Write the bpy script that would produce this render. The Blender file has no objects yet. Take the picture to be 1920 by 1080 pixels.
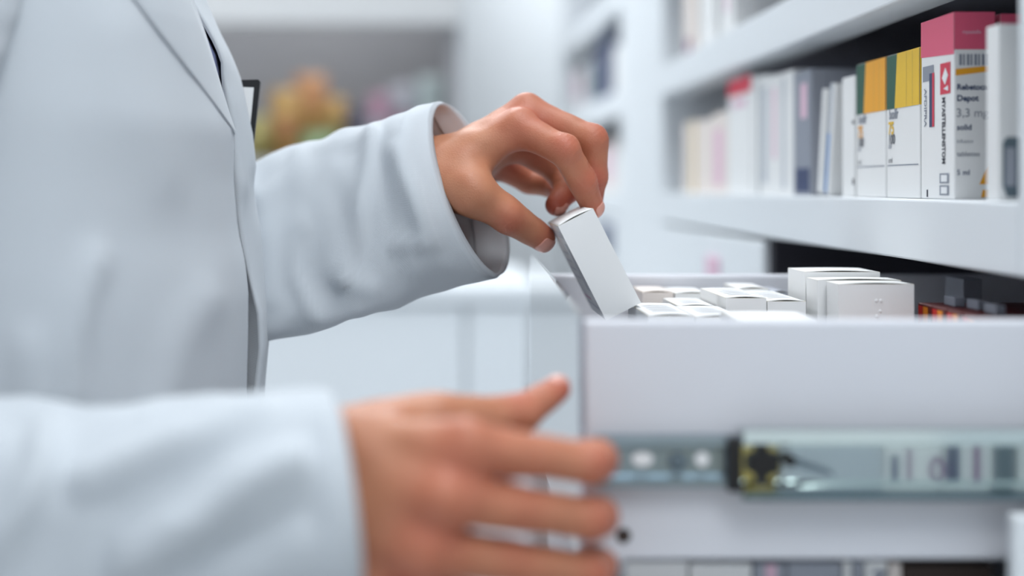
import bpy, bmesh, math, random
import numpy as np
from mathutils import Vector, Matrix, noise

random.seed(7)
S = bpy.context.scene
COL = S.collection
CZ = 1.20          # camera height above the floor
FPX = 2666.67      # 50 mm lens on 36 mm film, in pixels of a 1920 wide frame
VX, VY = 820.0, 350.0

# ------------------------------------------------------------------ camera, world, lights, exposure
cam_d = bpy.data.cameras.new('camera')
cam_d.lens = 50.0
cam_d.sensor_width = 36.0
cam_d.shift_x = (960 - VX) / 1920.0
cam_d.shift_y = -(540 - VY) / 1920.0
cam_d.clip_start = 0.02
cam_d.dof.use_dof = True
cam_d.dof.focus_distance = 0.925
cam_d.dof.aperture_fstop = 2.1
cam = bpy.data.objects.new('camera', cam_d)
cam.location = (0, 0, CZ)
cam.rotation_euler = (math.pi / 2, 0, 0)
COL.objects.link(cam)
S.camera = cam

S.view_settings.view_transform = 'Standard'
S.view_settings.look = 'None'
S.view_settings.gamma = 1.0
S.view_settings.use_curve_mapping = False
S.view_settings.exposure = 0.0
S.cycles.max_bounces = 10
S.cycles.caustics_refractive = False
S.cycles.caustics_reflective = False
S.cycles.sample_clamp_indirect = 6.0

W = bpy.data.worlds.new('world')
S.world = W
W.use_nodes = True
bg = W.node_tree.nodes['Background']
bg.inputs['Color'].default_value = (0.86, 0.93, 1.0, 1)
bg.inputs['Strength'].default_value = 0.85


def area_light(loc, sx, sy, power, aim=None, color=(0.95, 0.98, 1.0), parent=None):
    ld = bpy.data.lights.new('tube_light', 'AREA')
    ld.shape = 'RECTANGLE'
    ld.size, ld.size_y = sx, sy
    ld.energy = power
    ld.color = color
    o = bpy.data.objects.new('tube_light', ld)
    COL.objects.link(o)
    o.location = loc
    if aim is not None:
        o.rotation_euler = (Vector(aim) - Vector(loc)).to_track_quat('-Z', 'Y').to_euler()
    if parent:
        o.parent = parent
    return o


CEIL = 2.75
# (x, y, size x, size y, watts) of the ceiling panels; the last three added to brighten fronts and back wall
CEILING_PANELS = [(0.15, 0.75, 0.6, 1.2, 9.5), (-0.35, 2.35, 0.6, 1.2, 7), (-1.55, 2.3, 0.6, 1.2, 16), (0.0, 3.2, 0.6, 0.7, 18),
                  (0.35, -0.55, 0.6, 0.9, 13)]


# ------------------------------------------------------------------ small helpers
def P(px, py, d):
    """the point a distance d in front of the camera that stands at this place of the photograph (world)"""
    return Vector(((px - VX) * d / FPX, d, (VY - py) * d / FPX + CZ))


def R(x, y, z):
    """camera-relative metres to world"""
    return Vector((x, y, z + CZ))


def srgb(r, g, b):
    def f(c):
        c /= 255.0
        return c / 12.92 if c <= 0.04045 else ((c + 0.055) / 1.055) ** 2.4
    return (f(r), f(g), f(b), 1.0)


_mats = {}


def mat(name, color, rough=0.5, metal=0.0, bump=None, noise_amt=0.0, noise_scale=20.0, spec=0.5, sheen=0.0, coat=0.0, sss=0.0, emit=None):
    if name in _mats:
        return _mats[name]
    m = bpy.data.materials.new(name)
    m.use_nodes = True
    nt = m.node_tree
    b = nt.nodes['Principled BSDF']
    b.inputs['Base Color'].default_value = color
    b.inputs['Roughness'].default_value = rough
    b.inputs['Metallic'].default_value = metal
    b.inputs['Specular IOR Level'].default_value = spec
    b.inputs['Sheen Weight'].default_value = sheen
    b.inputs['Coat Weight'].default_value = coat
    tc = nt.nodes.new('ShaderNodeTexCoord')
    if noise_amt:
        nz = nt.nodes.new('ShaderNodeTexNoise')
        nz.inputs['Scale'].default_value = noise_scale
        nz.inputs['Detail'].default_value = 4
        nt.links.new(tc.outputs['Object'], nz.inputs['Vector'])
        mx = nt.nodes.new('ShaderNodeMix')
        mx.data_type = 'RGBA'
        c2 = tuple(min(1, c * (1 - noise_amt)) for c in color[:3]) + (1,)
        c1 = tuple(min(1, c * (1 + noise_amt * 0.6)) for c in color[:3]) + (1,)
        mx.inputs['A'].default_value = c1
        mx.inputs['B'].default_value = c2
        nt.links.new(nz.outputs['Fac'], mx.inputs['Factor'])
        nt.links.new(mx.outputs['Result'], b.inputs['Base Color'])
    if bump:
        scale, strength, dist = bump
        nb = nt.nodes.new('ShaderNodeTexNoise')
        nb.inputs['Scale'].default_value = scale
        nb.inputs['Detail'].default_value = 3
        nt.links.new(tc.outputs['Object'], nb.inputs['Vector'])
        bp = nt.nodes.new('ShaderNodeBump')
        bp.inputs['Strength'].default_value = strength
        bp.inputs['Distance'].default_value = dist
        nt.links.new(nb.outputs['Fac'], bp.inputs['Height'])
        nt.links.new(bp.outputs['Normal'], b.inputs['Normal'])
    if emit:
        b.inputs['Emission Color'].default_value = emit[0]
        b.inputs['Emission Strength'].default_value = emit[1]
    _mats[name] = m
    return m


def cloth_mat(name, color, weave=900.0, strength=0.25):
    m = mat(name, color, rough=0.9, spec=0.2, sheen=0.15)
    nt = m.node_tree
    if 'weave' in m:
        return m
    m['weave'] = 1
    b = nt.nodes['Principled BSDF']
    tc = nt.nodes.new('ShaderNodeTexCoord')
    w1 = nt.nodes.new('ShaderNodeTexWave')
    w1.bands_direction = 'Z'
    w1.inputs['Scale'].default_value = weave
    w1.inputs['Distortion'].default_value = 2.0
    w2 = nt.nodes.new('ShaderNodeTexWave')
    w2.bands_direction = 'DIAGONAL'
    w2.inputs['Scale'].default_value = weave * 0.8
    w2.inputs['Distortion'].default_value = 2.0
    ad = nt.nodes.new('ShaderNodeMath')
    ad.operation = 'ADD'
    nt.links.new(tc.outputs['Object'], w1.inputs['Vector'])
    nt.links.new(tc.outputs['Object'], w2.inputs['Vector'])
    nt.links.new(w1.outputs['Fac'], ad.inputs[0])
    nt.links.new(w2.outputs['Fac'], ad.inputs[1])
    bp = nt.nodes.new('ShaderNodeBump')
    bp.inputs['Strength'].default_value = strength
    bp.inputs['Distance'].default_value = 0.0003
    nt.links.new(ad.outputs[0], bp.inputs['Height'])
    nt.links.new(bp.outputs['Normal'], b.inputs['Normal'])
    return m


def tag(o, label=None, cat=None, group=None, kind=None):
    if label:
        o['label'] = label
    if cat:
        o['category'] = cat
    if group:
        o['group'] = group
    if kind:
        o['kind'] = kind
    return o


def empty(name, loc):
    o = bpy.data.objects.new(name, None)
    o.empty_display_size = 0.02
    COL.objects.link(o)
    o.location = loc
    return o


_text_cache = {}


def text_geo(s, bold=0.0):
    key = (s, bold)
    if key not in _text_cache:
        cu = bpy.data.curves.new('lettering', 'FONT')
        cu.body = s
        cu.size = 1.0
        cu.offset = bold
        cu.resolution_u = 3
        o = bpy.data.objects.new('lettering', cu)
        COL.objects.link(o)
        dg = bpy.context.evaluated_depsgraph_get()
        ev = o.evaluated_get(dg)
        me = ev.to_mesh()
        vs = [v.co.copy() for v in me.vertices]
        fs = [tuple(p.vertices) for p in me.polygons]
        ev.to_mesh_clear()
        bpy.data.objects.remove(o)
        bpy.data.curves.remove(cu)
        _text_cache[key] = (vs, fs)
    return _text_cache[key]


class MB:
    """collects shapes and links them as one mesh object"""

    def __init__(self):
        self.v, self.f, self.m, self.s, self.mats = [], [], [], [], []

    def mi(self, m):
        if m not in self.mats:
            self.mats.append(m)
        return self.mats.index(m)

    def add(self, vs, fs, m, smooth=False):
        b = len(self.v)
        self.v += [Vector(v) for v in vs]
        k = self.mi(m)
        for f in fs:
            self.f.append(tuple(i + b for i in f))
            self.m.append(k)
            self.s.append(smooth)
        return self

    def bm(self, bmo, m, smooth=False):
        bmo.verts.index_update()
        return self.add([v.co.copy() for v in bmo.verts], [[v.index for v in f.verts] for f in bmo.faces], m, smooth)

    def box(self, lo, hi, m, bevel=0.0, seg=2, xf=None):
        b = bmesh.new()
        bmesh.ops.create_cube(b, size=1.0)
        lo, hi = Vector(lo), Vector(hi)
        for v in b.verts:
            v.co = Vector(((v.co.x + .5) * (hi.x - lo.x) + lo.x, (v.co.y + .5) * (hi.y - lo.y) + lo.y, (v.co.z + .5) * (hi.z - lo.z) + lo.z))
        if bevel:
            bmesh.ops.bevel(b, geom=list(b.edges), offset=bevel, segments=seg, profile=0.5, affect='EDGES')
        if xf:
            b.transform(xf)
        self.bm(b, m, smooth=False)
        b.free()
        return self

    def cyl(self, a, b_, r, m, n=20, r2=None, smooth=True):
        a, b_ = Vector(a), Vector(b_)
        d = (b_ - a).normalized()
        u = d.orthogonal().normalized()
        w = d.cross(u)
        r2 = r if r2 is None else r2
        vs = [a + (u * math.cos(t) + w * math.sin(t)) * r for t in [2 * math.pi * i / n for i in range(n)]]
        vs += [b_ + (u * math.cos(t) + w * math.sin(t)) * r2 for t in [2 * math.pi * i / n for i in range(n)]]
        fs = [(i, (i + 1) % n, n + (i + 1) % n, n + i) for i in range(n)]
        self.add(vs, fs, m, smooth)
        self.add(vs[:n], [tuple(range(n - 1, -1, -1))], m)
        self.add(vs[n:], [tuple(range(n))], m)
        return self

    def poly(self, pts, m):
        return self.add(pts, [tuple(range(len(pts)))], m)

    def prism(self, pts, ext, m):
        """closed outline pts extruded along ext"""
        n = len(pts)
        pts = [Vector(p) for p in pts]
        ext = Vector(ext)
        vs = pts + [p + ext for p in pts]
        fs = [tuple(range(n - 1, -1, -1)), tuple(range(n, 2 * n))] + [(i, (i + 1) % n, n + (i + 1) % n, n + i) for i in range(n)]
        return self.add(vs, fs, m)

    def text(self, s, size, org, right, up, m, bold=0.0, sx=1.0):
        vs, fs = text_geo(s, bold)
        org, right, up = Vector(org), Vector(right), Vector(up)
        return self.add([org + right * (v.x * size * sx) + up * (v.y * size) for v in vs], fs, m)

    def build(self, name, parent=None, loc=None, xf=None):
        me = bpy.data.meshes.new(name)
        vs = self.v
        if xf is not None:
            vs = [xf @ v for v in vs]
        me.from_pydata([tuple(v) for v in vs], [], self.f)
        for m in self.mats:
            me.materials.append(m)
        me.polygons.foreach_set('material_index', self.m)
        me.polygons.foreach_set('use_smooth', self.s)
        me.update()
        o = bpy.data.objects.new(name, me)
        COL.objects.link(o)
        if parent is not None:
            o.parent = parent
        if loc is not None:
            o.location = loc
        return o


def grid_mesh(name, rows, m, parent=None, closed=False, thick=0.0, offset=1.0, sub=0):
    """rows: list of equally long lists of points"""
    nr, nc = len(rows), len(rows[0])
    vs = [tuple(p) for r in rows for p in r]
    fs = []
    for i in range(nr - 1):
        for j in range(nc if closed else nc - 1):
            k = (j + 1) % nc
            fs.append((i * nc + j, i * nc + k, (i + 1) * nc + k, (i + 1) * nc + j))
    me = bpy.data.meshes.new(name)
    me.from_pydata(vs, [], fs)
    me.materials.append(m)
    me.polygons.foreach_set('use_smooth', [True] * len(fs))
    me.update()
    o = bpy.data.objects.new(name, me)
    COL.objects.link(o)
    if parent is not None:
        o.parent = parent
    if thick:
        md = o.modifiers.new('thickness', 'SOLIDIFY')
        md.thickness = thick
        md.offset = offset
    if sub:
        md = o.modifiers.new('smooth', 'SUBSURF')
        md.levels = sub
        md.render_levels = sub
    return o


def crom(xs, ys, x):
    """monotone-ish cubic through the knots (xs increasing)"""
    xs = list(xs)
    ys = [np.array(y, float) for y in ys]
    if x <= xs[0]:
        i = 0
    elif x >= xs[-1]:
        i = len(xs) - 2
    else:
        i = max(k for k in range(len(xs) - 1) if xs[k] <= x)
    t = (x - xs[i]) / (xs[i + 1] - xs[i])

    def slope(k):
        if k == 0:
            return (ys[1] - ys[0]) / (xs[1] - xs[0])
        if k == len(xs) - 1:
            return (ys[-1] - ys[-2]) / (xs[-1] - xs[-2])
        return (ys[k + 1] - ys[k - 1]) / (xs[k + 1] - xs[k - 1])
    h = xs[i + 1] - xs[i]
    m0, m1 = slope(i) * h, slope(i + 1) * h
    t2, t3 = t * t, t * t * t
    return (2 * t3 - 3 * t2 + 1) * ys[i] + (t3 - 2 * t2 + t) * m0 + (-2 * t3 + 3 * t2) * ys[i + 1] + (t3 - t2) * m1


def lin(xs, ys, x):
    return float(np.interp(x, xs, ys))


# ------------------------------------------------------------------ materials
M_wall = mat('wall_paint', srgb(226, 231, 235), 0.7, bump=(180, 0.08, 0.001))
M_floor = mat('floor_vinyl', srgb(222, 224, 226), 0.35, noise_amt=0.08, noise_scale=8)
M_ceil = mat('ceiling_paint', srgb(238, 240, 242), 0.85, bump=(120, 0.1, 0.001))
M_lam = mat('white_laminate', srgb(228, 233, 237), 0.45, bump=(300, 0.02, 0.0005))
M_draw = mat('drawer_enamel', srgb(216, 218, 225), 0.38, bump=(240, 0.02, 0.0005))
M_dark = mat('cabinet_back_shade', srgb(92, 92, 106), 0.6, noise_amt=0.1)  # shade inside the cabinet put into the colour
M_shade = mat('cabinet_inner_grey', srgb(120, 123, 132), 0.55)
M_under = mat('shelf_board_shade', srgb(160, 160, 172), 0.6)  # grey stands in for the shade under the white boards
M_cavity_shade = mat('cavity_shade', srgb(30, 28, 38), 0.7)  # the cavity's darkness put into the colour
M_card = mat('white_carton', srgb(236, 237, 237), 0.5, bump=(900, 0.03, 0.0002))
M_cardw = mat('warm_carton', srgb(232, 222, 216), 0.55, bump=(700, 0.03, 0.0002))
M_kraft = mat('raw_board_edge', srgb(196, 172, 96), 0.8)
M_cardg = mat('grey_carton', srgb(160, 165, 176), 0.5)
M_steel = mat('zinc_steel', srgb(150, 166, 176), 0.32, 0.8, noise_amt=0.12, noise_scale=60)
M_chrome = mat('bright_steel', srgb(212, 224, 222), 0.07, 1.0, noise_amt=0.08, noise_scale=25)
M_black = mat('black_plastic', srgb(14, 15, 20), 0.4)
M_white = mat('white_plastic', srgb(238, 240, 242), 0.4)
M_brown = mat('hole_brown', srgb(60, 48, 44), 0.8)
M_coat = cloth_mat('white_coat_cotton', srgb(198, 204, 210), 700)
M_shirt = cloth_mat('navy_shirt_cotton', srgb(56, 70, 122), 700)
M_trou = cloth_mat('charcoal_trouser_wool', srgb(52, 54, 62), 500)
M_shoe = mat('black_shoe_leather', srgb(24, 22, 22), 0.35)
M_hair = mat('dark_brown_hair', srgb(52, 38, 30), 0.5, noise_amt=0.3, noise_scale=90)
M_orange = mat('ink_orange', srgb(240, 168, 34), 0.5)
M_yellow = mat('ink_yellow', srgb(233, 190, 44), 0.5)
M_green = mat('ink_green', srgb(26, 84, 66), 0.5)
M_pink = mat('ink_pink', srgb(226, 92, 124), 0.5)
M_red = mat('ink_red', srgb(214, 52, 78), 0.5)
M_ink = mat('ink_black', srgb(44, 48, 62), 0.6)
M_inkb = mat('ink_blue', srgb(62, 78, 112), 0.6)
M_inkg = mat('ink_grey', srgb(140, 146, 158), 0.6)
M_inkd = mat('ink_soft_black', srgb(92, 96, 106), 0.6)
M_inkl = mat('ink_pale_grey', srgb(192, 198, 206), 0.6)
M_plum = mat('ink_plum', srgb(120, 66, 120), 0.6)
M_navy = mat('ink_navy', srgb(48, 62, 100), 0.55)
M_blue = mat('ink_sky_blue', srgb(108, 150, 202), 0.55)
M_brick = mat('ink_scarlet', srgb(206, 30, 24), 0.5)
M_amber = mat('ink_amber', srgb(236, 142, 30), 0.5)
M_dred = mat('ink_dark_red', srgb(84, 12, 12), 0.5)
M_teal = mat('ink_slate', srgb(96, 112, 122), 0.4)
M_faint = mat('ink_faint_grey', srgb(214, 217, 222), 0.55)
M_rose = mat('ink_pale_pink', srgb(226, 190, 208), 0.55)
M_lamp = mat('lamp_diffuser', srgb(250, 250, 250), 0.5, emit=((0.95, 0.98, 1, 1), 2.5))

M_clear = bpy.data.materials.new('clear_acrylic')
M_clear.use_nodes = True
_nt = M_clear.node_tree
_nt.nodes.remove(_nt.nodes['Principled BSDF'])
_tr = _nt.nodes.new('ShaderNodeBsdfTransparent')
_tr.inputs['Color'].default_value = (0.955, 0.955, 0.985, 1)
_gl = _nt.nodes.new('ShaderNodeBsdfGlossy')
_gl.inputs['Roughness'].default_value = 0.04
_fr = _nt.nodes.new('ShaderNodeFresnel')
_fr.inputs['IOR'].default_value = 1.35
_mx = _nt.nodes.new('ShaderNodeMixShader')
_nt.links.new(_fr.outputs['Fac'], _mx.inputs['Fac'])
_nt.links.new(_tr.outputs[0], _mx.inputs[1])
_nt.links.new(_gl.outputs[0], _mx.inputs[2])
_nt.links.new(_mx.outputs[0], _nt.nodes['Material Output'].inputs['Surface'])


def skin_material():
    m = bpy.data.materials.new('skin')
    m.use_nodes = True
    nt = m.node_tree
    b = nt.nodes['Principled BSDF']
    tc = nt.nodes.new('ShaderNodeTexCoord')
    at = nt.nodes.new('ShaderNodeAttribute')
    at.attribute_name = 'flush'
    nz = nt.nodes.new('ShaderNodeTexNoise')
    nz.inputs['Scale'].default_value = 70
    nz.inputs['Detail'].default_value = 5
    nt.links.new(tc.outputs['Object'], nz.inputs['Vector'])
    m1 = nt.nodes.new('ShaderNodeMix')
    m1.data_type = 'RGBA'
    m1.inputs['A'].default_value = srgb(193, 136, 104)
    m1.inputs['B'].default_value = srgb(174, 110, 82)
    nt.links.new(nz.outputs['Fac'], m1.inputs['Factor'])
    m2 = nt.nodes.new('ShaderNodeMix')
    m2.data_type = 'RGBA'
    m2.inputs['B'].default_value = srgb(182, 78, 66)
    nt.links.new(at.outputs['Fac'], m2.inputs['Factor'])
    nt.links.new(m1.outputs['Result'], m2.inputs['A'])
    nt.links.new(m2.outputs['Result'], b.inputs['Base Color'])
    b.inputs['Roughness'].default_value = 0.48
    b.inputs['Specular IOR Level'].default_value = 0.4
    b.inputs['Subsurface Weight'].default_value = 0.12
    b.inputs['Subsurface Radius'].default_value = (1.0, 0.35, 0.2)
    b.inputs['Subsurface Scale'].default_value = 0.004
    vo = nt.nodes.new('ShaderNodeTexVoronoi')
    vo.inputs['Scale'].default_value = 900
    nt.links.new(tc.outputs['Object'], vo.inputs['Vector'])
    n2 = nt.nodes.new('ShaderNodeTexNoise')
    n2.inputs['Scale'].default_value = 260
    nt.links.new(tc.outputs['Object'], n2.inputs['Vector'])
    ad = nt.nodes.new('ShaderNodeMath')
    ad.operation = 'ADD'
    nt.links.new(vo.outputs['Distance'], ad.inputs[0])
    nt.links.new(n2.outputs['Fac'], ad.inputs[1])
    bp = nt.nodes.new('ShaderNodeBump')
    bp.inputs['Strength'].default_value = 0.22
    bp.inputs['Distance'].default_value = 0.0006
    nt.links.new(ad.outputs[0], bp.inputs['Height'])
    nt.links.new(bp.outputs['Normal'], b.inputs['Normal'])
    return m


M_skin = skin_material()
M_nail = mat('fingernail', srgb(216, 154, 138), 0.28, spec=0.6)

# ------------------------------------------------------------------ room shell
XL, XR_, YB, YF = -2.6, 1.25, 3.75, -2.2


def struct(name, lo, hi, m):
    o = MB().box(lo, hi, m).build(name)
    o['kind'] = 'structure'
    return o


struct('floor', (XL - .1, YF, -0.1), (XR_ + .1, YB + .1, 0.0), M_floor)
struct('ceiling', (XL - .1, YF, CEIL), (XR_ + .1, YB + .1, CEIL + .1), M_ceil)
M_wallb = mat('back_wall_paint', srgb(240, 244, 247), 0.7)
struct('wall_back', (XL - .1, YB, 0), (XR_ + .1, YB + .1, CEIL), M_wallb)
struct('wall_left', (XL - .1, YF, 0), (XL, YB, CEIL), M_wall)
struct('wall_right', (XR_, YF, 0), (XR_ + .1, YB, CEIL), M_wall)
struct('baseboard_back', (XL, YB - .015, 0), (XR_, YB, 0.09), M_lam)

for i, (x, y, sx, sy, w) in enumerate(CEILING_PANELS):
    t = empty('ceiling_light', (x, y, CEIL))
    where = ['above the open drawer', 'above the far end of the aisle', 'added behind the pharmacist to brighten the shelf fronts', 'added close to the back wall to brighten it', 'added behind the camera to brighten the front faces'][i]
    tag(t, 'white ceiling light panel ' + where, 'ceiling light', 'ceiling light panels')
    MB().box((-sx / 2 - .02, -sy / 2 - .02, -.05), (sx / 2 + .02, sy / 2 + .02, 0), M_white, .004).build('housing', t)
    MB().box((-sx / 2, -sy / 2, -.056), (sx / 2, sy / 2, -.05), M_lamp).build('diffuser', t)
    l = area_light((0, 0, -.07), sx, sy, w, parent=t)
# ------------------------------------------------------------------ shelving unit (X front plane 0.30)
XS = 0.30
XBK = 0.62
Z_MID = (-0.0465, -0.0078)
Z_UP = (0.1212, 0.161)
Z_TOP = (0.30, 0.34)
Y0, Y1, Y2, Y3 = 0.735, 1.905, 2.33, 3.36

unit = empty('shelving_unit', R(XS, Y0, -CZ))
tag(unit, 'white wall shelving with thick shelves of medicine boxes above the drawers', 'shelving unit')
unit_o = R(XS, Y0, -CZ)


def ubox(name, lo, hi, m, bevel=.0015):
    a, b = R(*lo) - unit_o, R(*hi) - unit_o
    return MB().box(a, b, m, bevel).build(name, unit)


for z0, z1 in (Z_MID, Z_UP, Z_TOP):
    for ya, yb in ((Y0, Y1), (Y2, Y3)):
        ubox('shelf_lip', (XS, ya, z0), (XS + .038, yb, z1), M_lam)
        ubox('shelf', (XS + .038, ya, z1 - .012), (XBK, yb, z1), M_under, 0)
ubox('side_panel', (XS, 0.695, -.0465), (XBK, Y0, .62), M_lam)
ubox('side_panel', (XS, Y1, -CZ), (XBK, Y2, .62), M_lam)
ubox('side_panel', (XS, Y3, -CZ), (XBK, Y3 + .04, .62), M_lam)
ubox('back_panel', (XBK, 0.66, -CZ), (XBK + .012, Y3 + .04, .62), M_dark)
ubox('back_panel', (XBK - .004, 0.66, -CZ), (XBK - .0005, Y1, -.0585), M_cavity_shade, 0)  # black sheet added for the shade deep in the cavity
ubox('top_panel', (XS, 0.695, .62), (XBK + .012, Y3 + .04, .65), M_lam)
# carcass beside the open drawer, with two added panels that block light
ubox('side_panel', (0.2725, 0.672, -CZ), (XBK, 0.681, -.1557), M_lam, .0015)
ubox('partition', (XS + .004, 1.285, -CZ), (XBK, 1.303, -.0465), M_cavity_shade)  # coloured black for the shade in the cavity
ubox('side_panel', (0.335, 0.655, -.154), (XBK, 0.660, -.047), M_lam)  # unseen white outer skin of the added light blocker
ubox('side_panel', (0.335, 0.6602, -.154), (XBK, 0.683, -.047), M_cavity_shade)  # unseen black panel added to keep light out of the cavity
ubox('shelf_rail', (XS + .01, .70, -.62), (XBK, 1.285, -.60), M_dark)
ubox('drawer_front', (XS - .002, 1.306, -.30), (XS + .016, 1.60, -.051), M_lam)
ubox('drawer_front', (XS - .002, 1.604, -.30), (XS + .016, 1.902, -.051), M_lam)
ubox('drawer_front', (XS - .002, Y2 + .004, -.30), (XS + .016, Y3, -.051), M_lam)
ubox('cupboard_door', (XS - .002, 1.306, -CZ + .1), (XS + .016, 1.60, -.304), M_lam)
ubox('cupboard_door', (XS - .002, 1.604, -CZ + .1), (XS + .016, 1.902, -.304), M_lam)
ubox('cupboard_door', (XS - .002, Y2 + .004, -CZ + .1), (XS + .016, Y3, -.304), M_lam)

# ------------------------------------------------------------------ drawer
DX0, DX1 = 0.0722, 0.56
DY0, DY1 = 0.70, 1.07
DZ0, DZ1 = -0.1838, -0.0656
drawer = empty('drawer', R((DX0 + DX1) / 2, (DY0 + DY1) / 2, DZ0))
tag(drawer, 'white drawer pulled out of the shelving and packed with medicine boxes', 'drawer')
dro = Vector(drawer.location)


def dbox(name, lo, hi, m, bevel=.0012):
    return MB().box(R(*lo) - dro, R(*hi) - dro, m, bevel).build(name, drawer)


dbox('side_panel', (DX0, DY0, DZ0), (DX1, DY0 + .009, DZ1), M_draw, .0022)
dbox('side_panel', (DX0, DY1 - .009, DZ0), (DX1, DY1, DZ1), M_draw, .0022)
dbox('back_panel', (DX1 - .009, DY0 + .009, DZ0), (DX1, DY1 - .009, DZ1), M_draw)
dbox('bottom_panel', (DX0, DY0 + .009, DZ0), (DX1 - .009, DY1 - .009, DZ0 + .006), M_draw)
# clear front: one sheet with a scooped top edge
fp = []
zt = lambda t: -.0635 + .0125 * t + .002 * math.sin(t * math.pi)
outl = [R(DX0 - .0024, DY0 + .0005, DZ0 - .002)] + [R(DX0 - .0024, DY0 + .0005 + (DY1 - DY0 - .001) * t, zt(t)) for t in [i / 16 for i in range(17)]] + [R(DX0 - .0024, DY1 - .0005, DZ0 - .002)]
tag(MB().prism([p - dro for p in outl], (.002, 0, 0), M_clear).build('front_panel', drawer), 'clear acrylic front panel')
sc = P(1169, 1004, DY0)
MB().cyl(sc + Vector((0, -.0008, 0)) - dro, sc + Vector((0, .002, 0)) - dro, .0036, M_brown, 18).build('screw', drawer)

# telescopic slide on the drawer's near side
slide = empty('drawer_slide', R(.2, .69, -.16))
tag(slide, 'telescopic bright steel drawer slide on the side of the open drawer', 'drawer slide')
so = Vector(slide.location)
YI = .6935


def profile(name, x0, x1, pts, m):
    """pts: (y, z) outline of a rolled profile, given thickness"""
    n = len(pts)
    rows = [[R(x0, y, z) - so for y, z in pts], [R(x1, y, z) - so for y, z in pts]]
    o = grid_mesh(name, rows, m, slide, thick=.0012, offset=-1)
    for p in o.data.polygons:
        p.use_smooth = False
    return o


zi0, zi1 = -.1462, -.1216
profile('inner_rail', .0775, .40, [(.6995, zi1), (.6913, zi1), (.691, zi1 - .0045), (.6945, zi1 - .006), (.6945, zi0 + .006), (.691, zi0 + .0045), (.6913, zi0), (.6995, zi0)], M_steel)
zo0, zo1 = -.1513, -.1177
profile('outer_rail', .1475, .46, [(.6975, zo1), (.6850, zo1), (.6845, zo1 - .0060), (.6885, zo1 - .0078), (.6885, zo0 + .0088), (.6845, zo0 + .0070), (.6850, zo0), (.6975, zo0)], M_chrome)
MB().box(R(.1405, .6865, -.1475) - so, R(.1475, .693, -.1215) - so, M_black, .001).build('end_stop', slide)
ctr = P(1428, 868, .6875)
cr = MB()
pts = [(-.0022, .0125), (.0022, .0125), (.0030, .0055), (.0085, .0045), (.0085, -.0045), (.0030, -.0055), (.0018, -.0135), (-.0018, -.0135), (-.0030, -.0055), (-.0075, -.0035), (-.0075, .0035), (-.0030, .0055)]
cr.prism([Vector((ctr.x + a, .6872, ctr.z + b)) - so for a, b in pts], (0, -.0016, 0), M_black)
tag(cr.build('catch', slide), 'black cross-shaped catch')
lv = MB()
a0, a1 = P(1478, 862, .687), P(1560, 888, .687)
lv.cyl(a0 - so, a0 + Vector((0, -.003, 0)) - so, .0032, M_black, 16)
lv.prism([a0 + Vector((0, -.001, .002)) - so, a1 + Vector((0, -.001, .001)) - so, a1 + Vector((0, -.001, -.001)) - so, a0 + Vector((0, -.001, -.002)) - so], (0, -.0012, 0), M_teal)
lv.build('release_lever', slide)
for px, r in ((1204, .0052), (1316, .0034)):
    c = P(px, 860, .6945)
    e = MB()
    n = 22
    ring = [c + Vector((r * math.cos(2 * math.pi * i / n), 0, .0036 * math.sin(2 * math.pi * i / n))) - so for i in range(n)]
    e.prism(ring, (0, -.0012, 0), M_white)
    tag(e.build('slot_cap', slide), 'white slot cap')
c = P(1270, 866, .6945)
MB().cyl(c - so, c + Vector((0, -.0014, 0)) - so, .0048, M_teal, 20, r2=.003).build('rivet', slide)


# ------------------------------------------------------------------ cartons
def carton(label, lo, hi, group=None, m=None, tilt=None, cat='medicine box', deco=None, name='medicine_box', flap=True):
    """a folded carton: body mesh (with print) and a tucked top flap that leaves a slit at the front; lo / hi camera-relative"""
    m = m or M_card
    lo, hi = Vector(lo), Vector(hi)
    c = Vector(((lo.x + hi.x) / 2, (lo.y + hi.y) / 2, lo.z))
    w, d, h = hi.x - lo.x, hi.y - lo.y, hi.z - lo.z
    mb = MB()
    t = .0005
    if flap:
        x0, x1, y0, y1 = -w / 2, w / 2, -d / 2, d / 2
        o_ = [(x0, y0), (x1, y0), (x1, y1), (x0, y1)]
        i_ = [(x0 + t, y0 + t), (x1 - t, y0 + t), (x1 - t, y1 - t), (x0 + t, y1 - t)]
        vs = [(a, b, 0) for a, b in o_] + [(a, b, h) for a, b in o_] + [(a, b, h) for a, b in i_] + [(a, b, h - .012) for a, b in i_]
        fs = [(3, 2, 1, 0)]
        for k in range(4):
            q = (k + 1) % 4
            fs += [(k, q, 4 + q, 4 + k), (8 + q, 8 + k, 12 + k, 12 + q)]
        fs.append((12, 13, 14, 15))
        mb.add(vs, fs, m)
        rim = [(4 + k, 4 + (k + 1) % 4, 8 + (k + 1) % 4, 8 + k) for k in range(4)]
        mb.add(vs, rim, M_kraft)
    else:
        mb.box((-w / 2, -d / 2, 0), (w / 2, d / 2, h), m, min(.0008, w * .05), 2)
    if deco:
        deco(mb, w, d, h)
    o = mb.build(name)
    if flap:
        rows = []
        for a in [i / 6 for i in range(7)]:
            y = -d / 2 + .0019 + (d - .0021) * a
            row = []
            for b in [i / 8 for i in range(9)]:
                x = -w / 2 + .0002 + (w - .0004) * b
                row.append((x, y, h + .0001 + .0010 * math.sin(b * math.pi) * (1 - a * .7)))
            rows.append(row)
        f = grid_mesh('top_flap', rows, m, o, thick=.0005, offset=-1)
    o.location = R(*c)
    if tilt:
        o.rotation_euler = tilt
    tag(o, label, cat, group)
    return o


def lf(mb, w, d, h, pts, m, off=.0002):
    """polygon on the -X face: (s, z) with s 0..1 from far edge to near edge, z in metres"""
    mb.poly([(-w / 2 - off, d / 2 - s * d, z) for s, z in pts][::-1], m)


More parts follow.
